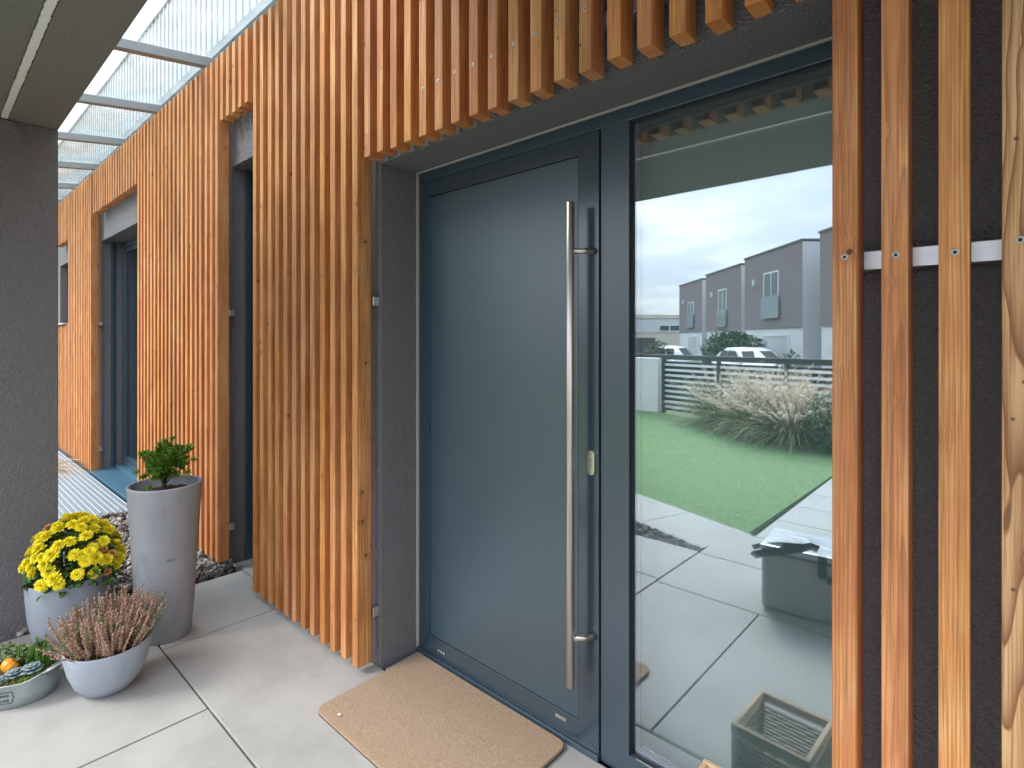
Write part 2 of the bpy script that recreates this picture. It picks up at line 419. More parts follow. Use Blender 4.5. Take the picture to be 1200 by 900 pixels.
cy = scene.cycles; cy.max_bounces = 10; cy.diffuse_bounces = 5; cy.glossy_bounces = 5; cy.transparent_max_bounces = 24
cy.caustics_reflective = False; cy.caustics_refractive = False; cy.use_denoising = True
YG = 1.62

# ================================================================= SETTING: ground
b = MB(); b.box(-220, 220, -220, 220, -.62, -.42); tag(b.build('ground', M['ground']), kind='structure')
S_, C_ = math.sin(TH), math.cos(TH)
def st(d, l, z=0):            # street frame behind the viewer: d away from the house along the street, l across it
    return Vector((-S_*d + C_*l, 2*YG - (C_*d + S_*l), z))
def stbox(b, d0, d1, l0, l1, z0, z1, mi=0):
    b.prism([st(d0,l0)[:2], st(d1,l0)[:2], st(d1,l1)[:2], st(d0,l1)[:2]], z0, z1, mi)
b = MB(); stbox(b, 2, 70, 6.6, 11.2, -.416, -.40); tag(b.build('street', M['asphalt']), kind='structure')
b = MB(); stbox(b, 2, 70, 11.2, 11.4, -.416, -.28); stbox(b, 2, 70, 6.4, 6.6, -.416, -.28); tag(b.build('kerb', M['kerb'], bevel=.015), kind='structure')
# garden plateau
lotpts = [(-14,-9.5), (-5.95,-7.2), (4.5,-4.5), (7,1.3), (-14,1.3)]
b = MB(); b.prism(lotpts, -.41, -.06); tag(b.build('terrain', M['joint']), kind='structure')
lawnpts = [(-14,-5.2), (-1.50,-1.02), (-1.42,-5.9), (-5.9,-7.05), (-14,-9.2)]
b = MB(); b.prism(lawnpts, -.055, -.022); tag(b.build('lawn', M['lawn']), kind='structure')

def rects_slab(name, rects, z1=0.0, t=.045, gap=.008, mat=None):
    b = MB()
    for (x0,x1,y0,y1) in rects: b.box(x0+gap/2, x1-gap/2, y0+gap/2, y1-gap/2, z1-t, z1)
    return b.build(name, mat or M['slab'], bevel=.0025)
XA = -1.60
rects = [(-3.6,-2.95,.79,1.405), (-2.95,XA,.79,1.405), (-3.6,-2.35,.19,.79), (-2.35,XA,.19,.79), (-3.6,-2.95,-.39,.19), (-2.95,XA,-.39,.19)]
xs = [XA+.004, -1.0, -.4, .2, .8, 1.4, 2.0]
for a, c in zip(xs, xs[1:]): rects.append((a, c, .23, 1.405))
for y0, y1 in ((-.37,.23), (-.95,-.37), (-1.45,-.95), (-1.95,-1.45), (-2.45,-1.95), (-2.95,-2.45), (-3.45,-2.95), (-3.95,-3.45)):
    xr = [XA+.004, -.40, .80, 2.0] if y0 > -.5 else [-1.42 if y0 < -1.0 else XA+.004, -.22, .98]
    for a, c in zip(xr, xr[1:]): rects.append((a, c, y0, y1))
rects += [(-2.06, -.27, 1.409, 1.60), (-3.75, -3.2, 1.409, 1.60)]
tag(rects_slab('terrace', rects), kind='structure')
# diagonal paved strip leading off to the left
b = MB(); dv = Vector((-.95,-.315,0)).normalized(); nv = Vector((-dv.y, dv.x, 0)); nv = nv if nv.y < 0 else -nv
p0 = Vector((-1.62,-.44,0))
for k in range(9):
    a0 = p0 + dv*(k*.62+.003 + (0 if k else .0)); a1 = p0 + dv*((k+1)*.62-.003)
    q = [a0, a1, a1+nv*.56, a0+nv*.56]
    b.prism([(v.x, v.y) for v in q], -.045, -.002)
tag(b.build('path', M['slab'], bevel=.0025), kind='structure')

def gravel_mesh(name, n, picker, size=(.012,.03), z=-.015, layers=2):
    b = MB(); proto = bmesh.new(); bmesh.ops.create_icosphere(proto, subdivisions=1, radius=1)
    pv = [v.co.copy() for v in proto.verts]; pf = [[v.index for v in f.verts] for f in proto.faces]; proto.free()
    for i in range(n):
        x, y = picker(); s = random.uniform(*size)
        mt = Matrix.LocRotScale(Vector((x, y, z+random.uniform(0, .022*layers))), Matrix.Rotation(random.uniform(0,6.28), 3, Vector((random.uniform(-1,1),random.uniform(-1,1),random.uniform(-1,1))).normalized()).to_quaternion(), Vector((s*random.uniform(.8,1.5), s*random.uniform(.6,1), s*random.uniform(.35,.7))))
        vs = [b.bm.verts.new(mt @ (p*random.uniform(.75,1.2))) for p in pv]
        for f in pf: b.bm.faces.new([vs[k] for k in f])
    return b.build(name, M['gravel'])
def pick1():
    return random.uniform(-5.5,-3.62), random.uniform(.35,1.40)
tag(gravel_mesh('gravel', 3600, pick1), 'grey slate gravel bed between the paving and the ribbed deck', 'gravel', kind='stuff')
def pick2():
    while True:
        x = random.uniform(-3.6,-1.62); f = (-1.62-x)
        y = random.uniform(-.44-.335*f, -.395+.03*f)
        return x, y
tag(gravel_mesh('gravel', 3600, pick2, (.008,.017), -.034), 'dark wedge of gravel between the terrace and the diagonal garden path', 'gravel', kind='stuff')

# grass blades on the lawn
b = MB()
def inpoly(x, y, P):
    r = False; j = len(P)-1
    for i in range(len(P)):
        if (P[i][1] > y) != (P[j][1] > y) and x < (P[j][0]-P[i][0])*(y-P[i][1])/(P[j][1]-P[i][1])+P[i][0]: r = not r
        j = i
    return r
cnt = 0
while cnt < 44000:
    x = random.uniform(-7.5,-1.4); y = -1.0-6*random.random()**1.5
    if not inpoly(x, y, lawnpts): continue
    cnt += 1; h = random.uniform(.007,.015); a = random.uniform(0,6.28); wd = .0016*(1+abs(y)*.2)
    dx, dy = math.cos(a)*wd, math.sin(a)*wd; lx, ly = random.uniform(-.02,.02), random.uniform(-.02,.02)
    b.face([(x-dx,y-dy,-.024), (x+dx,y+dy,-.024), (x+lx,y+ly,-.024+h)])
tag(b.build('grass', M['lawnblade'], recalc=False), 'short green lawn grass seen mirrored in the sidelight glass', 'grass', kind='stuff')

# ================================================================= HOUSE
house = empty('house', (-3, 1.40, 0), 0, 'modern dark grey rendered house clad in upright larch battens, with anthracite entrance door', 'house')
HO = Vector((3, -1.40, 0))      # world -> house-local
def hp(b, name, mats, parent=house, **kw):
    o = b.build(name, mats, None, **kw)
    if parent is house: o.parent = house; o.location = Vector(o.location) + HO
    else:
        o.parent = parent
        o.location = Vector(o.location) + HO - Vector(parent.location)
    return o
FR, BK, WALL, REV = 1.30, 1.37, 1.405, 1.62
openings = [(-9.95,-8.80,1.66,2.49), (-7.43,-5.62,0.0,2.54), (-3.765,-3.20,0.0,2.58), (-2.075,-.262,0.0,2.24)]
b = MB()
x = -11.0
for (x0,x1,z0,z1) in openings:
    b.box(x, x0, WALL, REV+.06, -.2, 3.30)
    if z0 > 0: b.box(x0, x1, WALL, REV+.06, -.2, z0)
    b.box(x0, x1, WALL, REV+.06, z1, 3.30)
    x = x1
b.box(x, 3.2, WALL, REV+.06, -.2, 3.30)
hp(b, 'wall', M['stucco'])
# pale upper storey cladding above the canopy
b = MB(); b.box(-11, 3.2, 1.46, 1.60, 3.301, 4.30)
x = -11.0
while x < 3.2:
    b.box(x, x+.016, 1.449, 1.46, 3.42, 4.30); x += .11
b.box(-11, 3.2, 1.41, 1.459, 3.40, 3.418); b.box(-11, 3.2, 1.44, 1.62, 4.302, 4.335)
hp(b, 'upper_cladding', M['clad'])
b = MB(); b.box(-11, 3.2, 1.622, 8.2, 4.27, 4.335); hp(b, 'roof', M['cap'])
# dim interior
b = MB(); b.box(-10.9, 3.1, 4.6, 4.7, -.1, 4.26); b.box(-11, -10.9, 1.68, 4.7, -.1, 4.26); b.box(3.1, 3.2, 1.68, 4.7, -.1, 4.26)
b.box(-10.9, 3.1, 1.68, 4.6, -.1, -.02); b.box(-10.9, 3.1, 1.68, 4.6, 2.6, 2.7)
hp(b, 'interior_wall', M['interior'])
# sealant bead round the door opening
b = MB()
b.box(-2.0745, -2.0705, 1.598, 1.612, .0, 2.236); b.box(-2.0745, -.264, 1.598, 1.612, 2.2355, 2.2395)
hp(b, 'sealant_bead', M['bead'])

# ---- battens
def slat_mesh(L, w=.0455, d=.07, scr=(), name='slat', mat=None):
    b = MB(); b.box(0, w, 0, d, 0, L)
    bmesh.ops.bevel(b.bm, geom=b.bm.edges[:], offset=.0032, segments=2, affect='EDGES', profile=.6)
    for z in scr:
        cx = w*.5+random.uniform(-.003,.003); rows = []
        for r, y in ((.0068,.0005), (.0066,-.0012), (.0034,-.0010), (.0030,.0006)):
            rows.append([(cx+r*math.cos(k*math.pi/6), y, z+r*math.sin(k*math.pi/6)) for k in range(12)])
        b.grid(rows, 1, True); b.face([(cx+.0031*math.cos(k*math.pi/6), -.0002, z+.0031*math.sin(k*math.pi/6)) for k in range(12)][::-1], 2)
    return b
RAILS = (.25, 1.627, 2.40, 3.02)
TOP = 3.25
def cladding(rails, slats):
    """rails: list of (x0,x1,z)   slats: list of (x_left, z0, z1, bold)"""
    ox = sum(s[0] for s in slats)/len(slats)
    part = empty('slat_cladding'); part.parent = house; part.location = Vector((ox, FR, 0)) + HO
    for x0, x1, z in rails:
        b = MB(); b.box(x0-ox, x1-ox, BK+.001-FR, WALL-.001-FR, z-.02, z+.02); b.build('rail', M['alu'], part, bevel=.002)
    for i, s in enumerate(slats):
        x, z0, z1 = s[:3]; bold = len(s) > 3 and s[3]
        z0 += random.uniform(-.004,.004)
        scr = [z+random.uniform(-.008,.008)-z0 for z in RAILS if z0+.03 < z < z1-.03 and (x > -.4 or (z == 2.40 and x > -1.75))]
        sb = slat_mesh(z1-z0, (.0425 if x < -.4 else .045)+random.uniform(-.001,.001), .07, scr)
        o = sb.build('slat', [M['wood_bold' if bold else 'wood'], M['zinc'], M['dark']], part, recalc=True)
        o.location = (x-ox+random.uniform(-.0015,.0015), random.uniform(-.001,.001), z0)
        o.rotation_euler = (random.uniform(-.0006,.0006), random.uniform(-.0008,.0008), random.uniform(-.012,.012))
    return part
P = .0938
# far: round the end window and up to the terrace door
sl = []
for k in range(9): sl.append((-9.52+k*P, .03, 1.64)); sl.append((-9.52+k*P, 2.70, TOP))
for k in range(14): sl.append((-8.672+k*P*1.03, .03, TOP))
cladding([(-9.6,-7.39,z) for z in (.25,3.02)] + [(-8.70,-7.385,1.627)], sl)
# over the terrace door, then the run to the slot window
sl = [(-7.27+k*.0953, 2.80, TOP) for k in range(18)]
sl += [(-5.555+k*.0944, .04, TOP) for k in range(20)]
cladding([(-7.30,-5.56,3.02)] + [(-5.56,-3.715,z) for z in (.25,1.627,3.02)], sl)
# over the slot window, the run beside the door, over the door
sl = [(-3.673+k*.0935, 2.825, TOP) for k in range(5)]
sl += [(-3.182+k*.0947, .03, TOP) for k in range(12)]
sl += [(-2.046+k*.0932, 2.23, TOP) for k in range(19)]
cladding([(-3.68,-3.19,3.02)] + [(-3.19,-2.087,z) for z in (.25,1.627)] + [(-3.19,-.29,3.02), (-2.05,-.29,2.40)], sl)
# right of the sidelight
sl = [(-.283,.03,TOP), (-.1955,.03,TOP), (-.107,.03,TOP), (-.0175,.03,TOP,True), (.074,.03,TOP)]
cladding([(-.285,.60,z) for z in (.25,1.627,2.40,3.02)], sl)

# ---- entrance door with sidelight
FY = 1.607
b = MB()
fx0, fx1, fz = -2.066, -.266, 2.232
b.box(fx0, -2.040, FY, 1.69, .022, fz-.045); b.box(-1.056, -.945, FY, 1.69, .075, fz-.045)
b.box(-.335, fx1, FY, 1.69, .075, fz-.045); b.box(fx0, fx1, FY, 1.69, fz-.045, fz)
b.box(-1.056, fx1, FY, 1.69, 0.0, .075)
b.box(-2.066, -1.058, 1.590, 1.69, .0, .020)
door = hp(b, 'entrance_door', M['frame'], bevel=.002)
def dp(b, name, mats, **kw): return hp(b, name, mats, parent=door, **kw)
# dark rebate behind the gaps
b = MB(); b.box(-2.039, -1.057, 1.632, 1.66, .021, 2.186); dp(b, 'door_rebate', M['dark'])
# leaf: four mitred rails
lx0, lx1, lz0, lz1 = -2.036, -1.060, .024, 2.182
px0, px1, pz0, pz1 = -1.979, -1.146, .104, 2.113
b = MB(); g = .0007; LY = 1.600
def rail(pts):
    Mx = Matrix(((1,0,0,0),(0,0,1,0),(0,1,0,0),(0,0,0,1)))
    b.prism(pts, LY, 1.631, 0, Mx)
rail([(lx0,lz0+g), (px0,pz0+g), (px0,pz1-g), (lx0,lz1-g)]); rail([(lx1,lz0+g), (px1,pz0+g), (px1,pz1-g), (lx1,lz1-g)])
rail([(lx0+g,lz0), (lx1-g,lz0), (px1-g,pz0), (px0+g,pz0)]); rail([(lx0+g,lz1), (lx1-g,lz1), (px1-g,pz1), (px0+g,pz1)])
dp(b, 'door_leaf', M['stile'], bevel=.0012)
b = MB(); b.box(px0+.004, px1-.0012, LY+.0015, 1.631, pz0+.004, pz1-.004); dp(b, 'door_panel', M['panel'], bevel=.001)
# bar handle
b = MB(); hx, hy = -1.134, 1.535
prof = []
b.tube([(hx,hy,.256), (hx,hy,.258), (hx,hy,1.931), (hx,hy,1.933)], [.0138,.0152,.0152,.0138], 24)
for z in (1.765, .424):
    b.tube([(hx+.006,hy+.006,z), (-1.0755,LY,z)], .0105, 18)
for f in b.bm.faces:
    if len(f.verts) > 4: f.smooth = False
dp(b, 'pull_handle', M['steel'])
# lock plate
b = MB(); pts = []
for k in range(24):
    a = 2*math.pi*k/24; pts.append((-1.087+.0155*math.cos(a), 1.029+(.027 if math.sin(a) >= 0 else -.027)+.0155*math.sin(a)))
Mx = Matrix(((1,0,0,0),(0,0,1,0),(0,1,0,0),(0,0,0,1)))
b.prism(pts, LY-.010, LY-.0001, 0, Mx)
b.prism([(-1.087+.0095*math.cos(k*math.pi/8), 1.038+.0095*math.sin(k*math.pi/8)) for k in range(16)], LY-.0125, LY-.0101, 1, Mx)
b.prism([(-1.091,1.012), (-1.083,1.012), (-1.083,1.0285), (-1.091,1.0285)], LY-.0125, LY-.0101, 1, Mx)
b.box(-1.0878, -1.0862, LY-.0129, LY-.0126, 1.032, 1.044, 2)
dp(b, 'lock_plate', [M['brass'], M['steel'], M['dark']], bevel=.0012)
b = MB(); b.box(-1.248, -1.199, LY-.0035, LY-.0002, .071, .081)
dp(b, 'drain_cap', M['zinc'], bevel=.001)
b = MB()
for k in range(3): b.prism([(-1.913+k*.017+.0035*math.cos(j*math.pi/5), .056+.0035*math.sin(j*math.pi/5)) for j in range(10)], LY-.0015, LY-.0002, 0, Mx)
dp(b, 'door_rivets', M['white'])
# sidelight glass, bead and inner pane
b = MB(); b.box(-.948, -.332, 1.628, 1.634, .072, fz-.043); dp(b, 'glass_pane', M['glass_out'])
b = MB(); b.box(-.932, -.348, 1.650, 1.655, .088, fz-.06); dp(b, 'inner_pane', M['glass_in'])
b = MB(); b.box(-.945, -.9395, 1.618, 1.627, .075, fz-.046); b.box(-.3405, -.335, 1.618, 1.627, .075, fz-.046)
b.box(-.9394, -.3406, 1.618, 1.627, .075, .0805); b.box(-.9394, -.3406, 1.618, 1.627, fz-.0515, fz-.046)
dp(b, 'glazing_gasket', M['dark'])
b = MB(); b.box(-.944, -.930, 1.6345, 1.6495, .075, fz-.05); b.box(-.346, -.336, 1.6345, 1.6495, .075, fz-.05); b.box(-.930, -.346, 1.6345, 1.6495, .076, .086)
dp(b, 'glazing_spacer', M['spacer'])

b = MB(); b.box(-1.02, -.27, 1.74, 1.744, .03, fz-.03); dp(b, 'haze_panel', M['haze_sheet'])  # pale sheet added behind the panes to lift the reflection with a haze
# ---- other windows of the house
def window(x0, x1, z0, z1, guide=True, sill=False, fw=.07):
    b = MB(); y0 = 1.585
    b.box(x0+.002, x0+fw, y0, 1.66, z0+.002, z1-.002); b.box(x1-fw, x1-.002, y0, 1.66, z0+.002, z1-.002)
    b.box(x0+fw, x1-fw, y0, 1.66, z0+.002, z0+fw); b.box(x0+fw, x1-fw, y0, 1.66, z1-fw, z1-.002)
    b.box(x0+fw+.004, x0+fw+.05, y0+.012, 1.65, z0+fw+.004, z1-fw-.004); b.box(x0+fw+.05, x1-fw-.004, y0+.012, 1.65, z0+fw+.004, z0+fw+.05)
    b.box(x0+fw+.05, x1-fw-.004, y0+.012, 1.65, z1-fw-.05, z1-fw-.004)
    f = hp(b, 'window', M['frame'], bevel=.003)
    b = MB(); b.box(x0+fw+.05, x1-fw-.004, 1.62, 1.63, z0+fw+.05, z1-fw-.05); hp(b, 'pane', M['dimglass'], parent=f)
    for q in (x0+.001, x1-.031):
        b = MB(); b.box(q, q+.030, 1.485, 1.512, z0+.004, z1-.004); hp(b, 'blind_guide', M['frame'], parent=f)
    return f
window(-9.95, -8.80, 1.66, 2.49)
window(-7.43, -5.62, .035, 2.54)
window(-3.765, -3.20, .002, 2.58)
b = MB(); b.box(-9.90, -8.82, 1.27, 1.58, 1.645, 1.662); hp(b, 'window_sill', M['alu'])
b = MB(); b.box(-7.425, -5.625, 1.29, 1.58, .0, .033); b.box(-7.425,-5.625,1.52,1.584,.034,.06); hp(b, 'door_sill', M['sillblue'], bevel=.003)

# ================================================================= GLASS CANOPY
can = empty('glass_canopy', (-4, 1.3, 3.3), 0, 'sloping glass canopy on grey metal bars between the porch and the batten wall', 'canopy')
def cz(y): return 3.305 + .135*(y-1.33)
def cpart(b, name, mat, **kw):
    o = b.build(name, mat, None, **kw); o.parent = can; o.location = Vector((4,-1.3,-3.3)); return o
xb = [-4.06 + k*1.118 for k in range(-6, 6)]
for xx in xb:
    b = MB(); y0, y1 = .12, 1.40
    rows = []
    for y in (y0, y1):
        z = cz(y); rows.append([(xx-.03,y,z), (xx+.03,y,z), (xx+.03,y,z+.062), (xx-.03,y,z+.062)])
    b.grid(rows, 0, True, False, True, True)
    cpart(b, 'beam', M['beam'], bevel=.004)
for a, c in zip(xb, xb[1:]):
    b = MB(); rows = []
    for y in (.08, 1.435):
        z = cz(y)+.068; rows.append([(a+.006,y,z), (c-.006,y,z), (c-.006,y,z+.012), (a+.006,y,z+.012)])
    b.grid(rows, 0, True, False, True, True)
    if a < -1.9: cpart(b, 'glass_pane', M['canopy_glass'])
    else: cpart(b, 'roof_panel', M['greyr'])
b = MB(); z = cz(1.42)+.083; b.box(xb[0], xb[-1], 1.395, 1.432, z+.004, z+.07); cpart(b, 'flashing_strip', M['beam'])

# ================================================================= PORCH
por = empty('porch', (-3.9, -.05, 0), 0, 'dark rendered porch pillar carrying a flat roof slab with a pale light strip', 'porch')
def ppart(b, name, mat, **kw):
    o = b.build(name, mat, None, **kw); o.parent = por; o.location = Vector((3.9,.05,0)); return o
b = MB(); b.box(-4.25, -3.67, -.62, .51, -.05, 2.545); ppart(b, 'pillar', M['stucco'], bevel=.004)
b = MB(); b.box(-4.25, 2.4, -.62, .285, 2.547, 2.86); b.box(-4.25, 2.4, .318, .51, 2.547, 2.86); b.box(-4.25, 2.4, .285, .318, 2.556, 2.86)
ppart(b, 'roof_slab', M['stucco_soffit'], bevel=.003)
b = MB(); rows = []
x = -3.66
while x < 2.35:
    j0, j1 = random.uniform(-.0022,.0022), random.uniform(-.0022,.0022)
    rows.append([(x,.289+j0,2.5555), (x,.288+j0,2.5445), (x,.314+j1,2.5445), (x,.313+j1,2.5555)]); x += .012
b.grid(rows, 0, True, False, True, True); ppart(b, 'light_strip', M['strip'])
b = MB(); b.tube([(-3.675,.312,2.478), (-3.664,.312,2.478), (-3.662,.312,2.478)], [.062,.062,.058], 40, smooth=False); ppart(b, 'cover_plate', M['stucco'])

# ================================================================= DECK
b = MB(); y = .34
while y < 1.245:
    b.box(-10.2, -5.42, y, y+.0335, .0, .030); b.box(-10.2, -5.42, y+.034, y+.0410, .0, .034, 1); y += .0415
dk = b.build('deck', [M['deck'], M['deckline']], bevel=.002)
tag(dk, 'low blue grey ribbed deck with pale grip lines in front of the terrace door', 'deck')

# ================================================================= PLANTS AND POTS
def blade(b, base, d, L, w, droop, n=5, mi=0, up=1.0):
    """arching leaf ribbon"""
    d = Vector(d).normalized(); pts = []; p = Vector(base); v = d.copy()
    for i in range(n+1):
        pts.append(p.copy()); v = (v + Vector((0,0,-droop/n))).normalized(); p = p + v*(L/n)
    side = d.cross(Vector((0,0,1)));
    side = side.normalized() if side.length > 1e-4 else Vector((1,0,0))
    a = random.uniform(-.7,.7); side = (side*math.cos(a) + d.cross(side)*math.sin(a)).normalized()
    rows = []
    for i, q in enumerate(pts):
        f = i/n; ww = w*(.55+.9*f if f < .4 else .91*(1-(f-.4)/.6)**.8 + .03)
        rows.append([q-side*ww*.5, q+side*ww*.5])
    b.grid(rows, mi, False, True)

# ---- tall planter with dwarf shrub
tp = empty('potted_shrub', (-3.104, .844, 0), 0, 'small round green shrub in the tall weathered grey planter by the battens', 'potted plant')
b = MB(); prof = [(.0,.0), (.108,.0), (.113,.004), (.124,.14), (.140,.42), (.160,.735), (.161,.744), (.157,.748), (.149,.747), (.147,.742), (.143,.69), (.0,.685)]
b.lathe(prof, 72); pot = b.build('pot', M['pot_tall'], tp)
b = MB(); rows = []
for k in range(9):
    r = .142*(1-k/8); rows.append([(r*math.cos(a*math.pi/14), r*math.sin(a*math.pi/14), .700+random.uniform(-.006,.008)+.012*(k/8)) for a in range(28)])
b.grid(rows, 0, True); b.build('soil', M['soil'], tp)
b = MB()       # stamped mark on the pot
for k in range(9):
    a0 = R(-12)+k*.028
    z0 = .40+random.uniform(-.004,.004); h = random.uniform(.008,.014)
    pts = [(.1402*math.cos(a), .1402*math.sin(a)) for a in (a0, a0+.015)]
    b.face([(pts[0][0],pts[0][1],z0), (pts[1][0],pts[1][1],z0+.003), (pts[1][0],pts[1][1],z0+h), (pts[0][0],pts[0][1],z0+h)])
b.build('stamp', M['ink'], tp)
b = MB(); tips = []
trunk = [(0.01,-.01,.69), (.012,-.008,.74), (0,0,.79), (-.005,.004,.84)]
b.tube(trunk, [.013,.011,.010,.006], 8)
random.seed(5)
for k in range(60):
    a = random.uniform(0,6.28); e = math.asin(random.uniform(-.75,1.0))
    rr = random.uniform(.75,1.0)
    tip = Vector((.090*rr*math.cos(a)*math.cos(e), .090*rr*math.sin(a)*math.cos(e), .838+.092*rr*math.sin(e)))
    s = Vector(trunk[random.choice((1,2,2,3))])
    b.tube([s, s.lerp(tip,.5)+Vector((0,0,.008)), tip], [.004,.0022,.001], 5)
    tips.append(tip); tips.append(s.lerp(tip,.72)+Vector((random.uniform(-.02,.02),random.uniform(-.02,.02),random.uniform(-.01,.02))))
b.build('trunk', M['bark'], tp)
b = MB(); cc = Vector((0,0,.80))
for tip in tips + [Vector((random.gauss(0,.048),random.gauss(0,.048),.845+random.gauss(0,.042))) for _ in range(150)]:
    out = (tip-cc).normalized()
    for j in range(46):
        d = (out*.9 + Vector((random.gauss(0,.62),random.gauss(0,.62),random.gauss(.25,.5)))).normalized()
        blade(b, tip - out*random.uniform(0,.02), d, random.uniform(.018,.032), .0058, .25, 2)
b.build('foliage', M['pine'], tp)

# ---- chrysanthemum
random.seed(8)
ch = empty('potted_chrysanthemum', (-3.35, .50, 0), 0, 'yellow chrysanthemum in flower in a round light grey pot against the pillar', 'potted plant')
b = MB(); prof = [(0,0), (.092,0), (.104,.006), (.128,.06), (.146,.15), (.155,.25), (.1575,.322), (.156,.328), (.150,.329), (.146,.324), (.142,.28), (0,.275)]
b.lathe(prof, 72); b.build('pot', M['pot'], ch)
b = MB(); b.lathe([(.143,.296), (.1,.30), (.05,.31), (.001,.312)], 28); b.build('soil', M['soil'], ch)
cen = Vector((.026,.024,.345))
def leaf(b, p, d, L, w):
    d = d.normalized(); s = d.cross(Vector((random.uniform(-.4,.4),random.uniform(-.4,.4),1))).normalized(); up = s.cross(d)
    out = [(0,.0), (.18,.30), (.33,.18), (.48,.5), (.62,.28), (.78,.36), (1,.0)]
    mid = [p + d*(L*t) + up*(L*(.16*math.sin(t*3.14)-.18*t*t)) for t, _ in out]
    for sg in (1,-1):
        for i in range(len(out)-1):
            a, c = mid[i], mid[i+1]; e = a + s*(sg*w*out[i][1]) + up*L*.05; f = c + s*(sg*w*out[i+1][1]) + up*L*.05
            q = [a, c, f, e] if out[i][1] > 0 and out[i+1][1] > 0 else ([a, c, f] if out[i][1] == 0 else [a, c, e])
            b.face(q, 0, True)
b = MB()
for k in range(620):
    a = random.uniform(0,6.28); e = math.asin(random.uniform(-.22,.98)); rr = random.uniform(.62,.99)
    p = cen + Vector((.172*rr*math.cos(a)*math.cos(e), .172*rr*math.sin(a)*math.cos(e), .235*rr*math.sin(e)))
    if p.z < .34 and math.hypot(p.x,p.y) < .16: p.z = .345
    n = (p-cen); n.z += .02; d = n.normalized() + Vector((random.gauss(0,.5),random.gauss(0,.5),random.gauss(-.25,.4)))
    leaf(b, p, d, random.uniform(.03,.05), .03)
for k in range(50):
    a = random.uniform(0,6.28); r = random.uniform(.05,.17)
    b.tube([(0.02*math.cos(a),.02*math.sin(a),.30), (r*.6*math.cos(a), r*.6*math.sin(a), .40), (r*math.cos(a), r*math.sin(a), .33+.2*math.sqrt(max(0,1-(r/.19)**2)))], .0025, 5)
b.build('foliage', M['mumleaf'], ch)
def flower_mesh(R0, mat, name):
    b = MB()
    for ring, (n, r, tilt, L) in enumerate(((19,.004,.02,1.0), (17,.003,.34,.95), (15,.002,.66,.86), (12,.001,1.0,.72), (8,.001,1.3,.5))):
        for k in range(n):
            a = 2*math.pi*(k+.5*ring+random.uniform(-.2,.2))/n; t = tilt+random.uniform(-.14,.14)
            d = Vector((math.cos(a)*math.cos(t), math.sin(a)*math.cos(t), math.sin(t))); s = Vector((-math.sin(a), math.cos(a), 0)); u = s.cross(d)*-1
            L_ = R0*L*random.uniform(.88,1.08); w_ = R0*.27; rows = []
            for f, ww in ((0,.35), (.35,.85), (.7,1.0), (.92,.6), (1.0,.12)):
                c = d*(L_*f) + u*(L_*.10*math.sin(f*3.1)) + Vector((0,0,ring*R0*.07))
                rows.append([c - s*w_*ww*.5 + u*.0012, c, c + s*w_*ww*.5 + u*.0012])
            b.grid(rows, 0, False, True)
    return b
fproto = [flower_mesh(.031, None, '').build('flower', M['petal'], ch), flower_mesh(.029, None, '').build('flower', M['petal'], ch), flower_mesh(.033, None, '').build('flower', M['petal'], ch)]
fold = flower_mesh(.024, None, '').build('flower', M['petal_old'], ch); fold['label'] = 'faded orange flower'
placed = []; tries = 0
while len(placed) < 96 and tries < 6000:
    tries += 1
    a = random.uniform(0,6.28); e = math.asin(random.uniform(.02,1.0))
    if e < .22 and random.random() < .5: continue
    p = cen + Vector((.180*math.cos(a)*math.cos(e), .180*math.sin(a)*math.cos(e), .252*math.sin(e))) * random.uniform(.96,1.04)
    p.z = max(p.z, .36)
    if any((p-q).length < .026 for q in placed): continue
    placed.append(p)
for i, p in enumerate(placed):
    n = (p-cen).normalized() + Vector((.06,-.10,.12)) + Vector((random.gauss(0,.18),random.gauss(0,.18),random.gauss(0,.12)))
    src = fold if i % 17 == 5 else fproto[i % 3]
    q = n.to_track_quat('Z', 'Y'); q = q @ Matrix.Rotation(random.uniform(0,6.28), 3, 'Z').to_quaternion()
    first = (src is fold and 'used' not in fold) or (src is not fold and i < 3)
    o = src if first else copy_of(src, ch)
    if src is fold: fold['used'] = 1
    o.location = p; o.rotation_euler = q.to_euler(); s = random.uniform(.82,1.12); o.scale = (s,s,s)
del fold['used']
for o in ch.children:
    if 'used' in o: del o['used']

# ---- heather
random.seed(21)
he = empty('potted_heather', (-2.81, .555, 0), 0, 'brownish pink heather in the low round grey bowl in front of the tall planter', 'potted plant')
b = MB(); prof = [(0,0), (.075,0), (.088,.004), (.118,.045), (.139,.10), (.150,.155), (.1535,.186), (.152,.191), (.147,.191), (.144,.186), (.139,.16), (0,.155)]
b.lathe(prof, 72); b.build('pot', M['pot'], he)
b = MB(); b.lathe([(.140,.168), (.09,.172), (.001,.176)], 28); b.build('soil', M['soil'], he)
b = MB(); b2 = MB()
def bead(b, p, r, mi=0):
    d = Vector((random.uniform(-1,1),random.uniform(-1,1),random.uniform(-1,1))).normalized(); u = d.orthogonal().normalized(); v = d.cross(u)
    vs = [b.bm.verts.new(p+d*r*1.25), b.bm.verts.new(p-d*r*1.25)] + [b.bm.verts.new(p+(u*math.cos(k*2.094)+v*math.sin(k*2.094))*r*.8) for k in range(3)]
    for k in range(3):
        for t in (0,1):
            f = b.bm.faces.new((vs[t], vs[2+k], vs[2+(k+1) % 3]) if t == 0 else (vs[t], vs[2+(k+1) % 3], vs[2+k])); f.material_index = mi; f.smooth = False
toL = Vector((-.62,-.78,0))
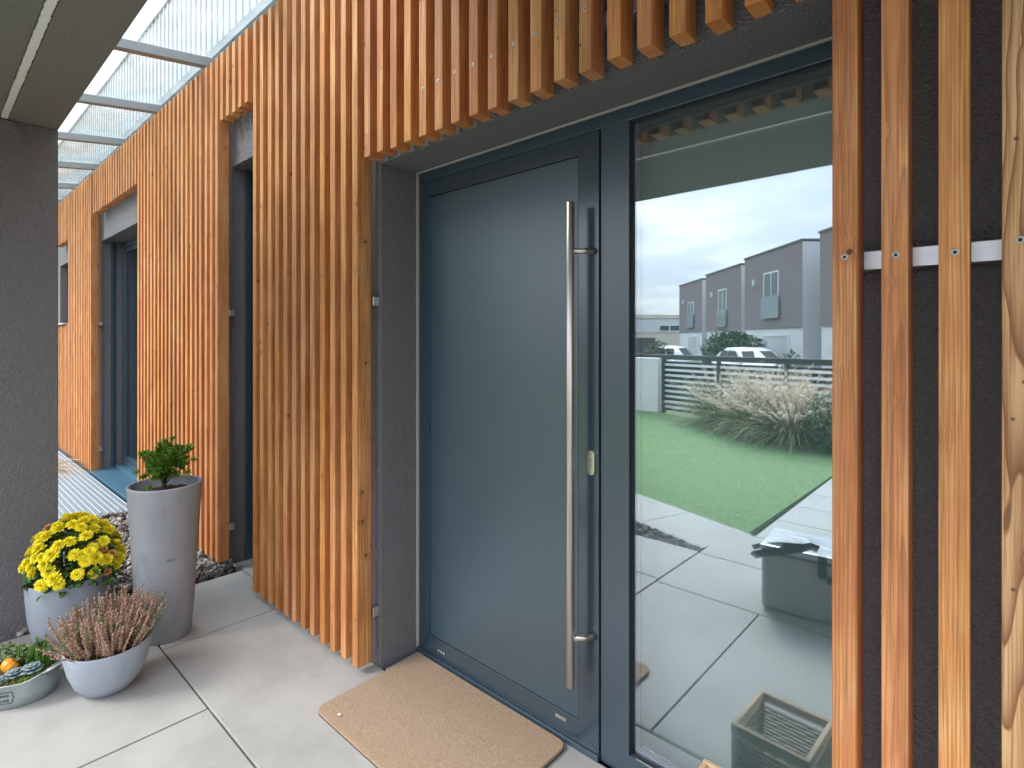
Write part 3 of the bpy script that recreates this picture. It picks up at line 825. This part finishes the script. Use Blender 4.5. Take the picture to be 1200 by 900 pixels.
for k in range(330):
    a = random.uniform(0,6.28); r0 = .125*math.sqrt(random.random())
    base = Vector((r0*math.cos(a), r0*math.sin(a), .168))
    lean = random.gauss(.50,.24)*(.4+r0/.125*.80); aa = a + random.gauss(0,.35)
    if k < 16: lean = random.uniform(1.1,1.5); aa = math.atan2(toL.y, toL.x)+random.gauss(0,.45); base = Vector((.09*math.cos(aa), .09*math.sin(aa), .168))
    L = random.uniform(.125,.205) if lean < .8 else random.uniform(.10,.17)
    d = Vector((math.cos(aa)*math.sin(lean), math.sin(aa)*math.sin(lean), math.cos(lean)))
    pts = [base]; v = d.copy()
    for i in range(5):
        v = (v + Vector((0,0,.10)) + Vector((random.gauss(0,.05),random.gauss(0,.05),0))).normalized(); pts.append(pts[-1] + v*(L/5))
    green = random.random() < .13
    tgt = b2 if green else b
    tgt.tube(pts, [.0018,.0016,.0014,.0012,.001,.0006], 4)
    nb = int(L/.0030)
    for j in range(nb):
        f = .16 + .84*j/nb; i = min(4, int(f*5)); q = pts[i].lerp(pts[i+1], f*5-i)
        rr = .0078*(1-.55*f)
        off = Vector((random.gauss(0,1),random.gauss(0,1),random.gauss(0,.5))).normalized()*rr*random.uniform(.4,1)
        if green or (f > .86 and random.random() < .12): bead(b2, q+off*.7, random.uniform(.0022,.0036))
        else: bead(b, q+off, random.uniform(.0026,.0042))
b.build('flower_spikes', M['heath'], he); b2.build('foliage', M['heathleaf'], he)

# ---- zinc tub garden
random.seed(4)
RA = TH           # long axis along the viewer's right
TB = Vector((-3.030, .282, 0))
tb = empty('planted_zinc_tub', TB, RA, 'oval galvanised zinc tub of succulents and moss at the foot of the pillar', 'planter')
AX, AY = .175, .128
b = MB(); prof = [(0,0), (.80,.0), (.825,.003), (.90,.05), (.965,.092), (1.0,.100), (1.012,.104), (1.0,.107), (.978,.103), (.94,.09), (.0,.085)]
rows = []
for r, h in prof:
    rows.append([(AX*r*math.cos(a*math.pi/36), AY*r*math.sin(a*math.pi/36), h + (.026*(max(0,abs(math.cos(a*math.pi/36))-.60)/.40)**2*(1 if r > .95 else 0))) for a in range(72)])
b.grid(rows, 0, True); b.build('tub', M['tub'], tb)
for sg in (1,-1):
    b = MB(); b.tube([(sg*(AX*.93),-.052,.118), (sg*(AX+.010),-.045,.130), (sg*(AX+.026),-.018,.137), (sg*(AX+.026),.018,.137), (sg*(AX+.010),.045,.130), (sg*(AX*.93),.052,.118)], .0048, 8); b.build('handle', M['tub'], tb)
# stamped label: a scalloped frame with two lines of worn script
b = MB()
def onwall(s, z, o=.0016):   # s metres along the front from its middle
    a = -math.pi/2 + s/AX; r = .825+(z/.1)*.155
    x, y = AX*r*math.cos(a), AY*r*math.sin(a); n = Vector((x/AX**2, y/AY**2, 0)).normalized()
    return Vector((x, y, z)) + n*o
def stroke(pts, r=.0011):
    q = []
    for (s0,z0), (s1,z1) in zip(pts, pts[1:]):
        for k in range(4): q.append(onwall(s0+(s1-s0)*k/4, z0+(z1-z0)*k/4))
    q.append(onwall(*pts[-1])); b.tube(q, r, 5)
F0, F1 = -.028, .096
stroke([(F0,.028), (F1-.006,.028), (F1,.034), (F1-.003,.044), (F1+.004,.052), (F1-.003,.060), (F1,.070), (F1-.006,.076), (F0,.076), (F0-.004,.052), (F0,.028)])
s = F0+.012
while s < F1-.014:
    hgt = random.choice((.010,.010,.015)); stroke([(s,.057), (s+.003,.057+hgt), (s+.006,.058), (s+.009,.061)], .0010); s += .011
s = F0+.016
while s < F1-.020:
    hgt = random.choice((.007,.007,.012)); stroke([(s,.036), (s+.003,.036+hgt), (s+.006,.037), (s+.009,.040)], .0010); s += .012
b.build('stamped_label', M['ink'], tb)
b = MB(); rows = []
for k in range(10):
    f = 1-k/9; rows.append([(AX*.94*f*math.cos(a*math.pi/18), AY*.94*f*math.sin(a*math.pi/18), .094+random.uniform(0,.012)+.012*(1-f)) for a in range(36)])
b.grid(rows, 0, True); b.build('soil', M['soil'], tb)
b = MB()
for k in range(420):
    a = random.gauss(-.55,.75); f = random.uniform(.62,.97)
    p = Vector((AX*f*math.cos(a), AY*f*math.sin(a), .100+random.uniform(0,.010)))
    for j in range(3): blade(b, p, (random.gauss(0,.8),random.gauss(0,.8),.8), random.uniform(.008,.016), .003, .3, 2)
b.build('moss', M['moss'], tb)
b = MB()       # upright bud heather columns
for k in range(17):
    x0 = random.uniform(.00,.13); y0 = random.uniform(.0,.08)
    L = random.uniform(.065,.115); d = Vector((random.gauss(.02,.16),random.gauss(0,.16),1)).normalized()
    p = Vector((x0,y0,.098)); b.tube([p, p+d*L], [.004,.002], 5)
    for j in range(int(L/.0011)):
        f = j/int(L/.0011); an = j*2.4; u = d.orthogonal().normalized(); v = d.cross(u)
        o = (u*math.cos(an)+v*math.sin(an))
        blade(b, p+d*(L*f)+o*.002, (o+d*.8), .0125*(1-.6*max(0,f-.7)/.3), .0042, -.1, 2)
b.build('bud_heather', M['stemgreen'], tb)
b = MB()       # trailing sedum
for k in range(230):
    x0 = random.uniform(-.15,.02); y0 = random.uniform(-.01,.105); p = Vector((x0,y0,.10+random.uniform(0,.05)))
    for j in range(4):
        leaf(b, p, Vector((random.gauss(0,1),random.gauss(0,1),random.gauss(.4,.5))), random.uniform(.014,.024), .014)
b.build('sedum', M['sedum'], tb)
def rosette(c, R0):
    b = MB()
    for ring, (n, t, L) in enumerate(((7,.22,1.0), (7,.55,.86), (5,.90,.62), (4,1.2,.42))):
        for k in range(n):
            a = 2*math.pi*(k+.5*(ring % 2))/n; d = Vector((math.cos(a)*math.cos(t), math.sin(a)*math.cos(t), math.sin(t))); s = Vector((-math.sin(a),math.cos(a),0)); u = d.cross(s)*-1
            rows = []
            for f, ww in ((0,.4), (.3,.7), (.65,1.0), (.88,.85), (1.0,.25)):
                m = c + d*(R0*L*f) + Vector((0,0,.004*ring)); w_ = R0*.36*ww
                rows.append([m-s*w_+u*.002, m-s*w_*.5-u*.002, m+s*w_*.5-u*.002, m+s*w_+u*.002, m+s*w_*.5+u*.0035, m-s*w_*.5+u*.0035])
            b.grid(rows, 0, True, True, True, True)
    b.build('succulent_rosette', M['rosette'], tb)
rosette(Vector((.050,-.058,.112)), .036); rosette(Vector((.098,-.032,.116)), .040); rosette(Vector((.028,-.090,.108)), .024)
# pumpkin resting in the tub
b = MB(); rows = []
for i in range(17):
    t = -math.pi/2+math.pi*i/16; row = []
    for k in range(48):
        a = 2*math.pi*k/48; rr = .033*(math.cos(t)**.85 if math.cos(t) > 1e-5 else 0.0)*(1-.10*abs(math.sin(a*5))**.0*(.5+.5*math.cos(a*10)))
        row.append((rr*math.cos(a), rr*math.sin(a), .026*math.sin(t) - .006*(math.sin(t) if t > 1 else 0)))
    rows.append(row)
b.grid(rows, 0, True)
b.tube([(0,0,.018), (.001,0,.030), (.005,.002,.037)], [.005,.0035,.004], 7, 1)
pk = b.build('pumpkin', [M['pumpkin'], M['stalk']], loc=TB+Vector((C_*.008+S_*.03, S_*.008-C_*.03, .134)), rot=(R(-48),R(30),R(30)))
tag(pk, 'small orange ribbed pumpkin lying among the succulents in the zinc tub', 'pumpkin')

# ---- dry grass beside the pillar
random.seed(77)
dg = empty('dry_grass_clump', (-7.95, .86, .0), 0, 'straw coloured dry grass leaning over the ribbed deck behind the pillar', 'grass')
b = MB()
for k in range(420):
    a = random.uniform(-.9,1.2); blade(b, (random.gauss(0,.28),random.gauss(0,.10),.036+random.uniform(0,.02)), (math.cos(a)*.9,math.sin(a)*.9,random.uniform(.05,.55)), random.uniform(.25,.6), .006, random.uniform(.3,1.1), 5)
b.build('blades', M['drygrass'], dg)

# ================================================================= DOORMAT, BITS
b = MB(); x0,x1,y0,y1 = -2.02,-1.175,1.065,1.575; rr = .035; pts = []
for cx, cyy, a0 in ((x1-rr,y1-rr,0), (x0+rr,y1-rr,90), (x0+rr,y0+rr,180), (x1-rr,y0+rr,270)):
    for k in range(7): pts.append((cx+rr*math.cos(R(a0+k*15)), cyy+rr*math.sin(R(a0+k*15))))
mcx, mcy = (x0+x1)/2, (y0+y1)/2
b.prism([(p[0]-mcx, p[1]-mcy) for p in pts], .0005, .004, 1)
b.prism([(((p[0]-mcx)*.997), ((p[1]-mcy)*.997)) for p in pts], .0045, .016, 0)
for k in range(5200):   # stray fibres
    x = random.uniform(x0+.01,x1-.01)-mcx; y = random.uniform(y0+.01,y1-.01)-mcy; a = random.uniform(0,6.28); L = random.uniform(.003,.009)
    dx, dy = math.cos(a), math.sin(a); z = .0162
    b.face([(x-dy*.0006,y+dx*.0006,z), (x+dy*.0006,y-dx*.0006,z), (x+dx*L,y+dy*L,z+random.uniform(.0005,.004))], 0)
mat = b.build('doormat', [M['coir'], M['backing']], loc=(mcx,mcy,0), rot=(0,0,R(.4)), recalc=False)
tag(mat, 'tan coir doormat with rounded corners lying at the entrance door', 'doormat')
b = MB(); leaf(b, Vector((0,0,0)), Vector((1,.3,.12)), .017, .014); lf = b.build('fallen_leaf', M['white'], loc=(-1.915,1.098,.021)); tag(lf, 'tiny pale dry leaf lying on the doormat corner', 'leaf')

# ---- wicker basket by the sidelight
bc = Vector((-.536, 1.418, 0))
bk = empty('storage_basket', bc, R(3), 'small wicker storage basket with pale wooden rim in front of the sidelight', 'basket')
hw, hd, hh = .108, .112, .260
b = MB()
nst = 17
for k in range(nst):      # woven strands, in and out
    z = .012 + k*(hh-.05)/nst; ph = (k % 2)*math.pi; loop = []
    per = [(-hw,-hd), (hw,-hd), (hw,hd), (-hw,hd)]
    for i in range(4):
        p, q = Vector(per[i]+(0,)), Vector(per[(i+1) % 4]+(0,)); n = (q-p).normalized().cross(Vector((0,0,1)))
        for j in range(10):
            u = p.lerp(q, j/10); off = .0022*math.sin(j*math.pi*.8+ph) if 0 < j < 10 else 0
            loop.append(u+n*off+Vector((0,0,z)))
    b.tube(loop+[loop[0]], .0046, 5)
b.box(-hw+.006, hw-.006, -hd+.006, hd-.006, .001, .010)
b.build('woven_body', M['wicker'], bk)
b = MB(); z0 = hh-.030
b.box(-hw-.006, hw+.006, -hd-.007, -hd+.008, z0, hh); b.box(-hw-.006, hw+.006, hd-.008, hd+.007, z0, hh)
b.box(-hw-.006, -hw+.009, -hd+.0085, hd-.0085, z0, hh-.001); b.box(hw-.009, hw+.006, -hd+.0085, hd-.0085, z0, hh-.001)
for sx in (-1,1):
    for sy in (-1,1): b.box(sx*hw-.011 if sx > 0 else -hw-.005, sx*hw+.005 if sx > 0 else -hw+.011, sy*hd-.011 if sy > 0 else -hd-.005, sy*hd+.005 if sy > 0 else -hd+.011, .0, z0-.001)
b.build('wooden_rim', M['palewood'], bk, bevel=.0025)

# ---- grey strapped box standing on the terrace behind the viewer's left
bx = empty('strapped_box', (-.66, -.045, 0), R(-6), 'grey box with shiny silver lid and loose black straps standing on the terrace', 'box')
b = MB(); b.box(-.375, .375, -.16, .16, .004, .315); b.build('body', M['boxgrey'], bx, bevel=.022, seg=3)
b = MB(); b.box(-.380, .380, -.165, .165, .317, .350); b.build('lid', M['foil'], bx, bevel=.010, seg=3)
def ribbon(b, pts, w, n=None):
    rows = []
    for i, p in enumerate(pts):
        p = Vector(p); t = (Vector(pts[min(i+1,len(pts)-1)])-Vector(pts[max(i-1,0)])).normalized()
        s = t.cross(Vector((0,1,0))) if abs(t.y) < .9 else Vector((1,0,0)); s.normalize(); nn_ = s.cross(t)
        rows.append([p-s*w/2-nn_*.0015, p+s*w/2-nn_*.0015, p+s*w/2+nn_*.0015, p-s*w/2+nn_*.0015])
    b.grid(rows, 0, True, False, True, True)
b = MB(); ribbon(b, [(-.42,.13,.262), (-.405,.165,.285), (-.34,.178,.315), (-.26,.182,.342), (-.18,.178,.372), (-.13,.170,.392), (-.10,.160,.380)], .040); b.build('strap', M['strap'], bx)
b = MB(); ribbon(b, [(-.43,.10,.30), (-.36,.12,.335), (-.28,.13,.357), (-.19,.15,.375), (-.12,.165,.388)], .026); b.build('strap', M['strap'], bx)
b = MB(); b.box(-.10,-.062,.1665,.1705,.235,.352); b.box(-.061,.058,.1665,.1705,.215,.25); b.box(.059,.095,.1665,.1705,.235,.352); b.tube([(.08,.17,.352), (.10,.172,.372), (.16,.172,.385), (.22,.17,.372), (.24,.168,.350)], .011, 8)
b.build('handle_loop', M['strap'], bx)

# ================================================================= GARDEN AND STREET (seen mirrored in the sidelight)
# fence
fa, fb = Vector((-5.33,-7.16,0)), Vector((3.8,-4.85,0)); fd = (fb-fa).normalized(); fL = (fb-fa).length; fang = math.atan2(fd.y, fd.x)
fe = empty('slat_fence', fa, fang, 'white horizontal slat fence with dark top rail behind the tall grasses', 'fence')
b = MB()
for k in range(9): b.box(0.02, fL, -.012, .012, .06+k*.107, .06+k*.107+.046)
b.build('slat_panel', M['fencewhite'], fe)
b = MB(); b.box(-.9, fL, -.06, .035, 1.045, 1.14); b.build('top_rail', M['fencedark'], fe, bevel=.004)
b = MB(); b.box(0, fL, -.075, -.065, .0, 1.0); b.build('backing_panel', M['fencedark'], fe)
for k in range(8):
    b = MB(); b.box(k*1.3, k*1.3+.05, -.03, .012+.03, -.05, 1.05); b.build('post', M['fencedark'], fe)
gp = MB(); gp.box(-.28,.28,-.15,.15,-.05,1.07); gpo = gp.build('gate_pillar', M['whiter'], None, loc=(-5.62,-7.06,0), rot=(0,0,fang-.3), bevel=.01)
tag(gpo, 'white rendered gate pillar at the left end of the slat fence', 'pillar')

def grass_clump(loc, h, n, spread, np_, label, lean=(0,0)):
    r = empty('ornamental_grass', loc, 0, label, 'ornamental grass', 'ornamental grasses along the fence')
    b = MB()
    for k in range(n):
        a = random.uniform(0,6.28); q = random.random()**.6*spread*.35
        e = random.uniform(.15,1.1)
        blade(b, (q*math.cos(a), q*math.sin(a), -.03), (math.cos(a)*e+lean[0], math.sin(a)*e+lean[1], 1.1), random.uniform(.65,1.15)*h, .011, random.uniform(.9,2.2), 6)
    b.build('foliage', M['greengrass'], r, recalc=False)
    b = MB()
    for k in range(np_):
        a = random.uniform(0,6.28); e = random.uniform(.1,.9); L = random.uniform(.75,1.12)*h
        d = Vector((math.cos(a)*e+lean[0]*1.3, math.sin(a)*e+lean[1]*1.3, 1.2)).normalized(); p = Vector((.1*math.cos(a),.1*math.sin(a),0)); v = d.copy(); pts = [p.copy()]
        for i in range(7):
            v = (v+Vector((0,0,-.11))).normalized(); p = p+v*(L/7); pts.append(p.copy())
        b.tube(pts[:6], .0016, 3)
        for j in range(46):
            f = j/46; i = 4 + min(2, int(f*3)); q = pts[i].lerp(pts[i+1], f*3-min(2,int(f*3)))
            blade(b, q, (random.gauss(0,1)+v.x, random.gauss(0,1)+v.y, random.gauss(0,.8)+.2), random.uniform(.03,.07), .009, .6, 2)
    b.build('plumes', M['plume'], r, recalc=False)
    return r
random.seed(31)
grass_clump((-3.75,-6.15,0), 1.05, 700, .62, 60, 'green tufted ornamental grass with tan plumes nearest the gate pillar')
grass_clump((-3.0,-5.72,0), 1.02, 760, .8, 170, 'broad straw coloured plume grass arching in the middle of the fence bed', (.05,.1))
grass_clump((-2.35,-5.25,0), 1.04, 700, .85, 190, 'pale feathery plume grass in front of the evergreen end of the fence bed', (-.05,.1))
def leafy(name, loc, rad, n, label, cat, mat='hedge', ls=(.05,.09), boxy=False, trunk=True, group=None):
    r = empty(name, loc, 0, label, cat, group)
    b = MB()
    for k in range(n):
        while True:
            u = Vector((random.uniform(-1,1),random.uniform(-1,1),random.uniform(-1,1)))
            if u.length < 1 and (u.length > .55 or random.random() < .15): break
        bulge = 1+.22*noise.noise(u*2.3+Vector(loc)); u *= bulge
        p = Vector((u.x*rad[0], u.y*rad[1], rad[2]*1.02+u.z*rad[2]))
        leaf(b, p, u+Vector((random.gauss(0,.6),random.gauss(0,.6),random.gauss(0,.5))), random.uniform(*ls), random.uniform(*ls)*.7)
    b.build('foliage', M[mat], r, recalc=False)
    if trunk:
        b = MB()
        for k in range(5):
            a = k*1.256; b.tube([(.05*math.cos(a),.05*math.sin(a),-.05), (rad[0]*.3*math.cos(a), rad[1]*.3*math.sin(a), rad[2]*.9), (rad[0]*.5*math.cos(a), rad[1]*.5*math.sin(a), rad[2]*1.5)], [.03,.02,.008], 6)
        b.build('stem', M['bark'], r)
    return r
leafy('evergreen_shrub', (-1.72,-4.80,0), (.42,.40,.36), 1500, 'dark round evergreen shrub at the right end of the grass bed', 'shrub', ls=(.035,.06))
p = st(24.6, 9.9, -.42); leafy('hedge', p, (1.35,1.35,1.12), 5200, 'large dark green hedge beside the parked white car', 'hedge', ls=(.10,.2))
p = st(14.2, 7.2, -.42); leafy('street_shrub', p, (.42,.42,.76), 900, 'low dark shrub beyond the fence near the garage', 'shrub', ls=(.06,.12))
p = st(31, 8.2, -.42); leafy('street_bush', p, (.75,.75,.9), 1000, 'small green bush in front of the far bungalow', 'shrub', ls=(.1,.16))

# ---- row houses
def row_house(d0, d1, l0, label, win, garage, small=False, gwin=None):
    """front plane on l = l0, from d0 (near) to d1"""
    org = st(d0, l0, -.42)
    ang = math.atan2(-C_, -S_)          # local +x runs along d
    h = empty('row_house', org, ang, label, 'house', 'row houses across the street')
    # local frame: x along d, y = -? (street frame is mirrored, l is -y side)
    ly = -1 if Vector((C_,-S_,0)).dot(Matrix.Rotation(ang,3,'Z') @ Vector((0,1,0))) < 0 else 1
    W_ = d1-d0; D_ = 8.0
    def bx_(b, x0,x1,y0,y1,z0,z1,mi=0): b.box(x0,x1,min(ly*y0,ly*y1),max(ly*y0,ly*y1),z0,z1,mi)
    ZS = 2.38; ZT = 6.02
    b = MB(); bx_(b, .0, W_, .06, D_, 0, ZS-.002); b.build('ground_floor_wall', M['whiter'], h)
    b = MB(); bx_(b, .012, W_, 0, D_, ZS, ZT); b.build('upper_wall', M['taupe'], h)
    b = MB(); bx_(b, -.03, .009, .02, D_, 0, ZT-.03); b.build('side_wall', M['greyr'], h)
    b = MB(); bx_(b, -.05, W_+.04, -.04, D_, ZT+.002, ZT+.09); b.build('roof', M['cap'], h)
    for (x0, x1, z0, z1) in win:
        b = MB(); f = .07
        bx_(b, x0, x1, -.03, .03, z0, z0+f); bx_(b, x0, x1, -.03, .03, z1-f, z1); bx_(b, x0, x0+f, -.03, .03, z0+f, z1-f); bx_(b, x1-f, x1, -.03, .03, z0+f, z1-f); bx_(b, (x0+x1)/2-.03, (x0+x1)/2+.03, -.025, .03, z0+f, z1-f)
        fr = b.build('window', M['upvc'], h)
        b = MB(); bx_(b, x0+f, x1-f, -.012, -.005, z0+f, z1-f); b.build('pane', M['winglass'], fr)
        b = MB(); bx_(b, x0-.12, x1+.08, -.12, -.10, z0-.1, z0+.95); b.build('balcony_glass', M['garage'] if False else M['balc'], fr)
    for (x0, x1, z1) in garage:
        b = MB(); bx_(b, x0, x1, .02, .056, .02, z1)
        g_ = b.build('garage_door', M['garage'], h)
        b = MB(); bx_(b, x0-.12, x0-.002, .0, .058, 0, z1+.1); bx_(b, x1+.002, x1+.12, .0, .058, 0, z1+.1); bx_(b, x0, x1, .0, .058, z1+.004, z1+.1); b.build('frame', M['whiter'], g_)
    b = MB(); bx_(b, W_*.78, W_*.78+.12, -.12, -.002, 4.55, 4.85); b.build('wall_lamp', M['upvc'], h)
    if gwin:
        x0,x1,z0,z1 = gwin; b = MB(); bx_(b, x0,x1,.02,.058,z0,z1); fr = b.build('window', M['upvc'], h); b = MB(); bx_(b, x0+.08,x1-.08,.01,.018,z0+.08,z1-.08); b.build('pane', M['winglass'], fr)
    return h
M['balc'] = plain('balcony_glass', (.22,.25,.27), .1, 0, .8)
row_house(23.1, 28.8, 12.2, 'nearest fully visible taupe and white row house, with a glass balcony window', [(2.0,3.5,2.95,5.05)], [(1.3,3.6,2.0)])
row_house(30.6, 36.1, 12.75, 'middle taupe row house, between two others and behind the hedge', [(2.0,3.3,2.7,4.9)], [(1.6,3.6,2.0)])
row_house(38.2, 43.3, 13.2, 'farthest taupe row house, next to the low bungalow', [(1.6,3.0,2.8,4.6)], [(.9,2.9,2.0)])
row_house(15.0, 21.5, 12.05, 'taupe row house partly cut off by the right batten beside the glass', [(2.2,3.6,2.95,5.05)], [(1.2,3.2,2.0)], gwin=(4.3,5.5,.75,1.7))
# far bungalow
org = st(49, 10.2, -.42)
bg_ = empty('bungalow', org, TH+math.pi, 'low flat roofed beige bungalow at the end of the street', 'house')
ux = -1
def bb(b, x0, x1, y0, y1, z0, z1): b.box(x0, x1, y0, y1, z0, z1)
# local +x = direction of increasing l ?  camera-right mirrored = (C,-S); with rot TH+pi local x = (-C,-S): use explicit rotation
bg_.rotation_euler = (0,0,math.atan2(-S_, C_))
yy = Matrix.Rotation(math.atan2(-S_,C_),3,'Z') @ Vector((0,1,0)); ys = 1 if yy.dot(Vector((-S_,-C_,0))) > 0 else -1
def by(b, x0,x1,y0,y1,z0,z1): b.box(x0,x1,min(ys*y0,ys*y1),max(ys*y0,ys*y1),z0,z1)
b = MB(); by(b, -6,6.0,0,8,0,2.45); b.build('lower_wall', M['cream'], bg_)
b = MB(); by(b, -6,6.05,-.05,8,2.452,3.72); b.build('upper_wall', M['greyr'], bg_)
b = MB(); by(b, -6.1,6.1,-.12,8,3.722,4.05); b.build('roof', M['cream'], bg_)
b = MB(); by(b, 2.9,5.7,-.09,-.052,2.55,3.15); f_ = b.build('window', M['upvc'], bg_)
b = MB()
for k in range(3): by(b, 2.98+k*.91,3.78+k*.91,-.10,-.092,2.63,3.07)
b.build('pane', M['winglass'], f_)
b = MB(); by(b, .6,2.6,-.03,-.002,.05,2.0); b.build('garage_door', M['cap'], bg_)

# ---- cars
def car(loc, ang, paint, label):
    r = empty('parked_car', loc, ang, label, 'car', 'cars parked in the street')
    # side profile x (length 4.3), stations with half width, belt and roof heights
    b = MB(); rows = []
    sts = [(-2.12,.62,.38,.60), (-2.05,.74,.30,.76), (-1.5,.84,.24,.86), (-.95,.87,.22,.93), (0,.88,.22,.95), (.9,.87,.22,.95), (1.6,.85,.24,.97), (1.98,.78,.30,.93), (2.08,.66,.40,.80)]
    for x, hw_, zb, zt in sts:
        rows.append([(x,-hw_*.9,zb), (x,-hw_,zb+.12), (x,-hw_,(zb+zt)/2+.05), (x,-hw_*.93,zt-.03), (x,-hw_*.75,zt), (x,0,zt+.015), (x,hw_*.75,zt), (x,hw_*.93,zt-.03), (x,hw_,(zb+zt)/2+.05), (x,hw_,zb+.12), (x,hw_*.9,zb)])
    b.grid(rows, 0, True, True, True, True)
    body = b.build('body', paint, r)
    b = MB(); rows = []
    for x, hw_, z in ((-1.02,.74,.935), (-.35,.66,1.36), (.15,.63,1.46), (.9,.62,1.45), (1.45,.60,1.32), (1.86,.70,.96)):
        rows.append([(x,-hw_-.10*(1-(z-.93)/.53),.93), (x,-hw_,z-.05), (x,-hw_*.86,z), (x,0,z+.02), (x,hw_*.86,z), (x,hw_,z-.05), (x,hw_+.10*(1-(z-.93)/.53),.93)])
    b.grid(rows, 0, True, True, True, True); b.build('cabin', paint, r)
    b = MB()
    for s in (-1,1):
        for x0,x1,t0,t1 in ((-.74,-.30,-.20,-.02), (-.24,.42,.0,.40), (.50,1.22,.50,1.08)):
            b.grid([[(x0,s*.795,.985), (x1,s*.795,.985)], [(t0 if t0 > x0 else x0,s*.668,1.33), (t1,s*.668,1.36)]], 0, False, False)
    b.grid([[(-.99,-.66,.965), (-.99,.66,.965)], [(-.40,-.56,1.345), (-.40,.56,1.345)]], 0, False, False)
    b.grid([[(1.845,-.58,1.02), (1.845,.58,1.02)], [(1.50,-.52,1.315), (1.50,.52,1.315)]], 0, False, False)
    bmesh.ops.solidify(b.bm, geom=b.bm.faces[:], thickness=.02)
    b.build('windows', M['dimglass'], r)
    for x in (-1.32,1.28):
        for s in (-1,1):
            b = MB(); rows = [[(x+q*math.cos(a*math.pi/12), s*yy_, .32+q*math.sin(a*math.pi/12)) for a in range(24)] for q, yy_ in ((.20,.70), (.31,.70), (.32,.73), (.32,.87), (.30,.90), (.20,.90))]
            b.grid(rows, 0, True); wh = b.build('wheel', M['tyre'], r)
            b = MB(); b.grid([[(x+q*math.cos(a*math.pi/12), s*yy_, .32+q*math.sin(a*math.pi/12)) for a in range(24)] for q, yy_ in ((.205,.885), (.16,.87), (.05,.89), (.01,.89))], 0, True); b.build('rim', M['hub'], wh)
    for s in (-1,1):
        b = MB(); b.box(-2.10,-1.9,s*.62-.12,s*.62+.12,.62,.72); b.build('headlight', M['lampglass'], r, bevel=.03)
        b = MB(); b.box(1.93,2.07,s*.66-.10,s*.66+.10,.70,.88); b.build('tail_light', M['redlamp'], r, bevel=.03)
    return r
along = math.atan2(C_, S_)       # from far to near
car(st(20.3,8.85,-.32), along+math.pi, M['carwhite'], 'white hatchback parked in front of the large hedge')
car(st(31.5,9.3,-.40), along+math.pi, M['carsilver'], 'pale silver car parked farther down the street by the bungalow')
b = MB(); stbox(b, 25.5, 30.2, 11.5, 11.7, -.42, 1.02); wl = b.build('garden_wall', M['whiter'], bevel=.02); tag(wl, 'low white garden wall between the middle row house and the street', 'wall')
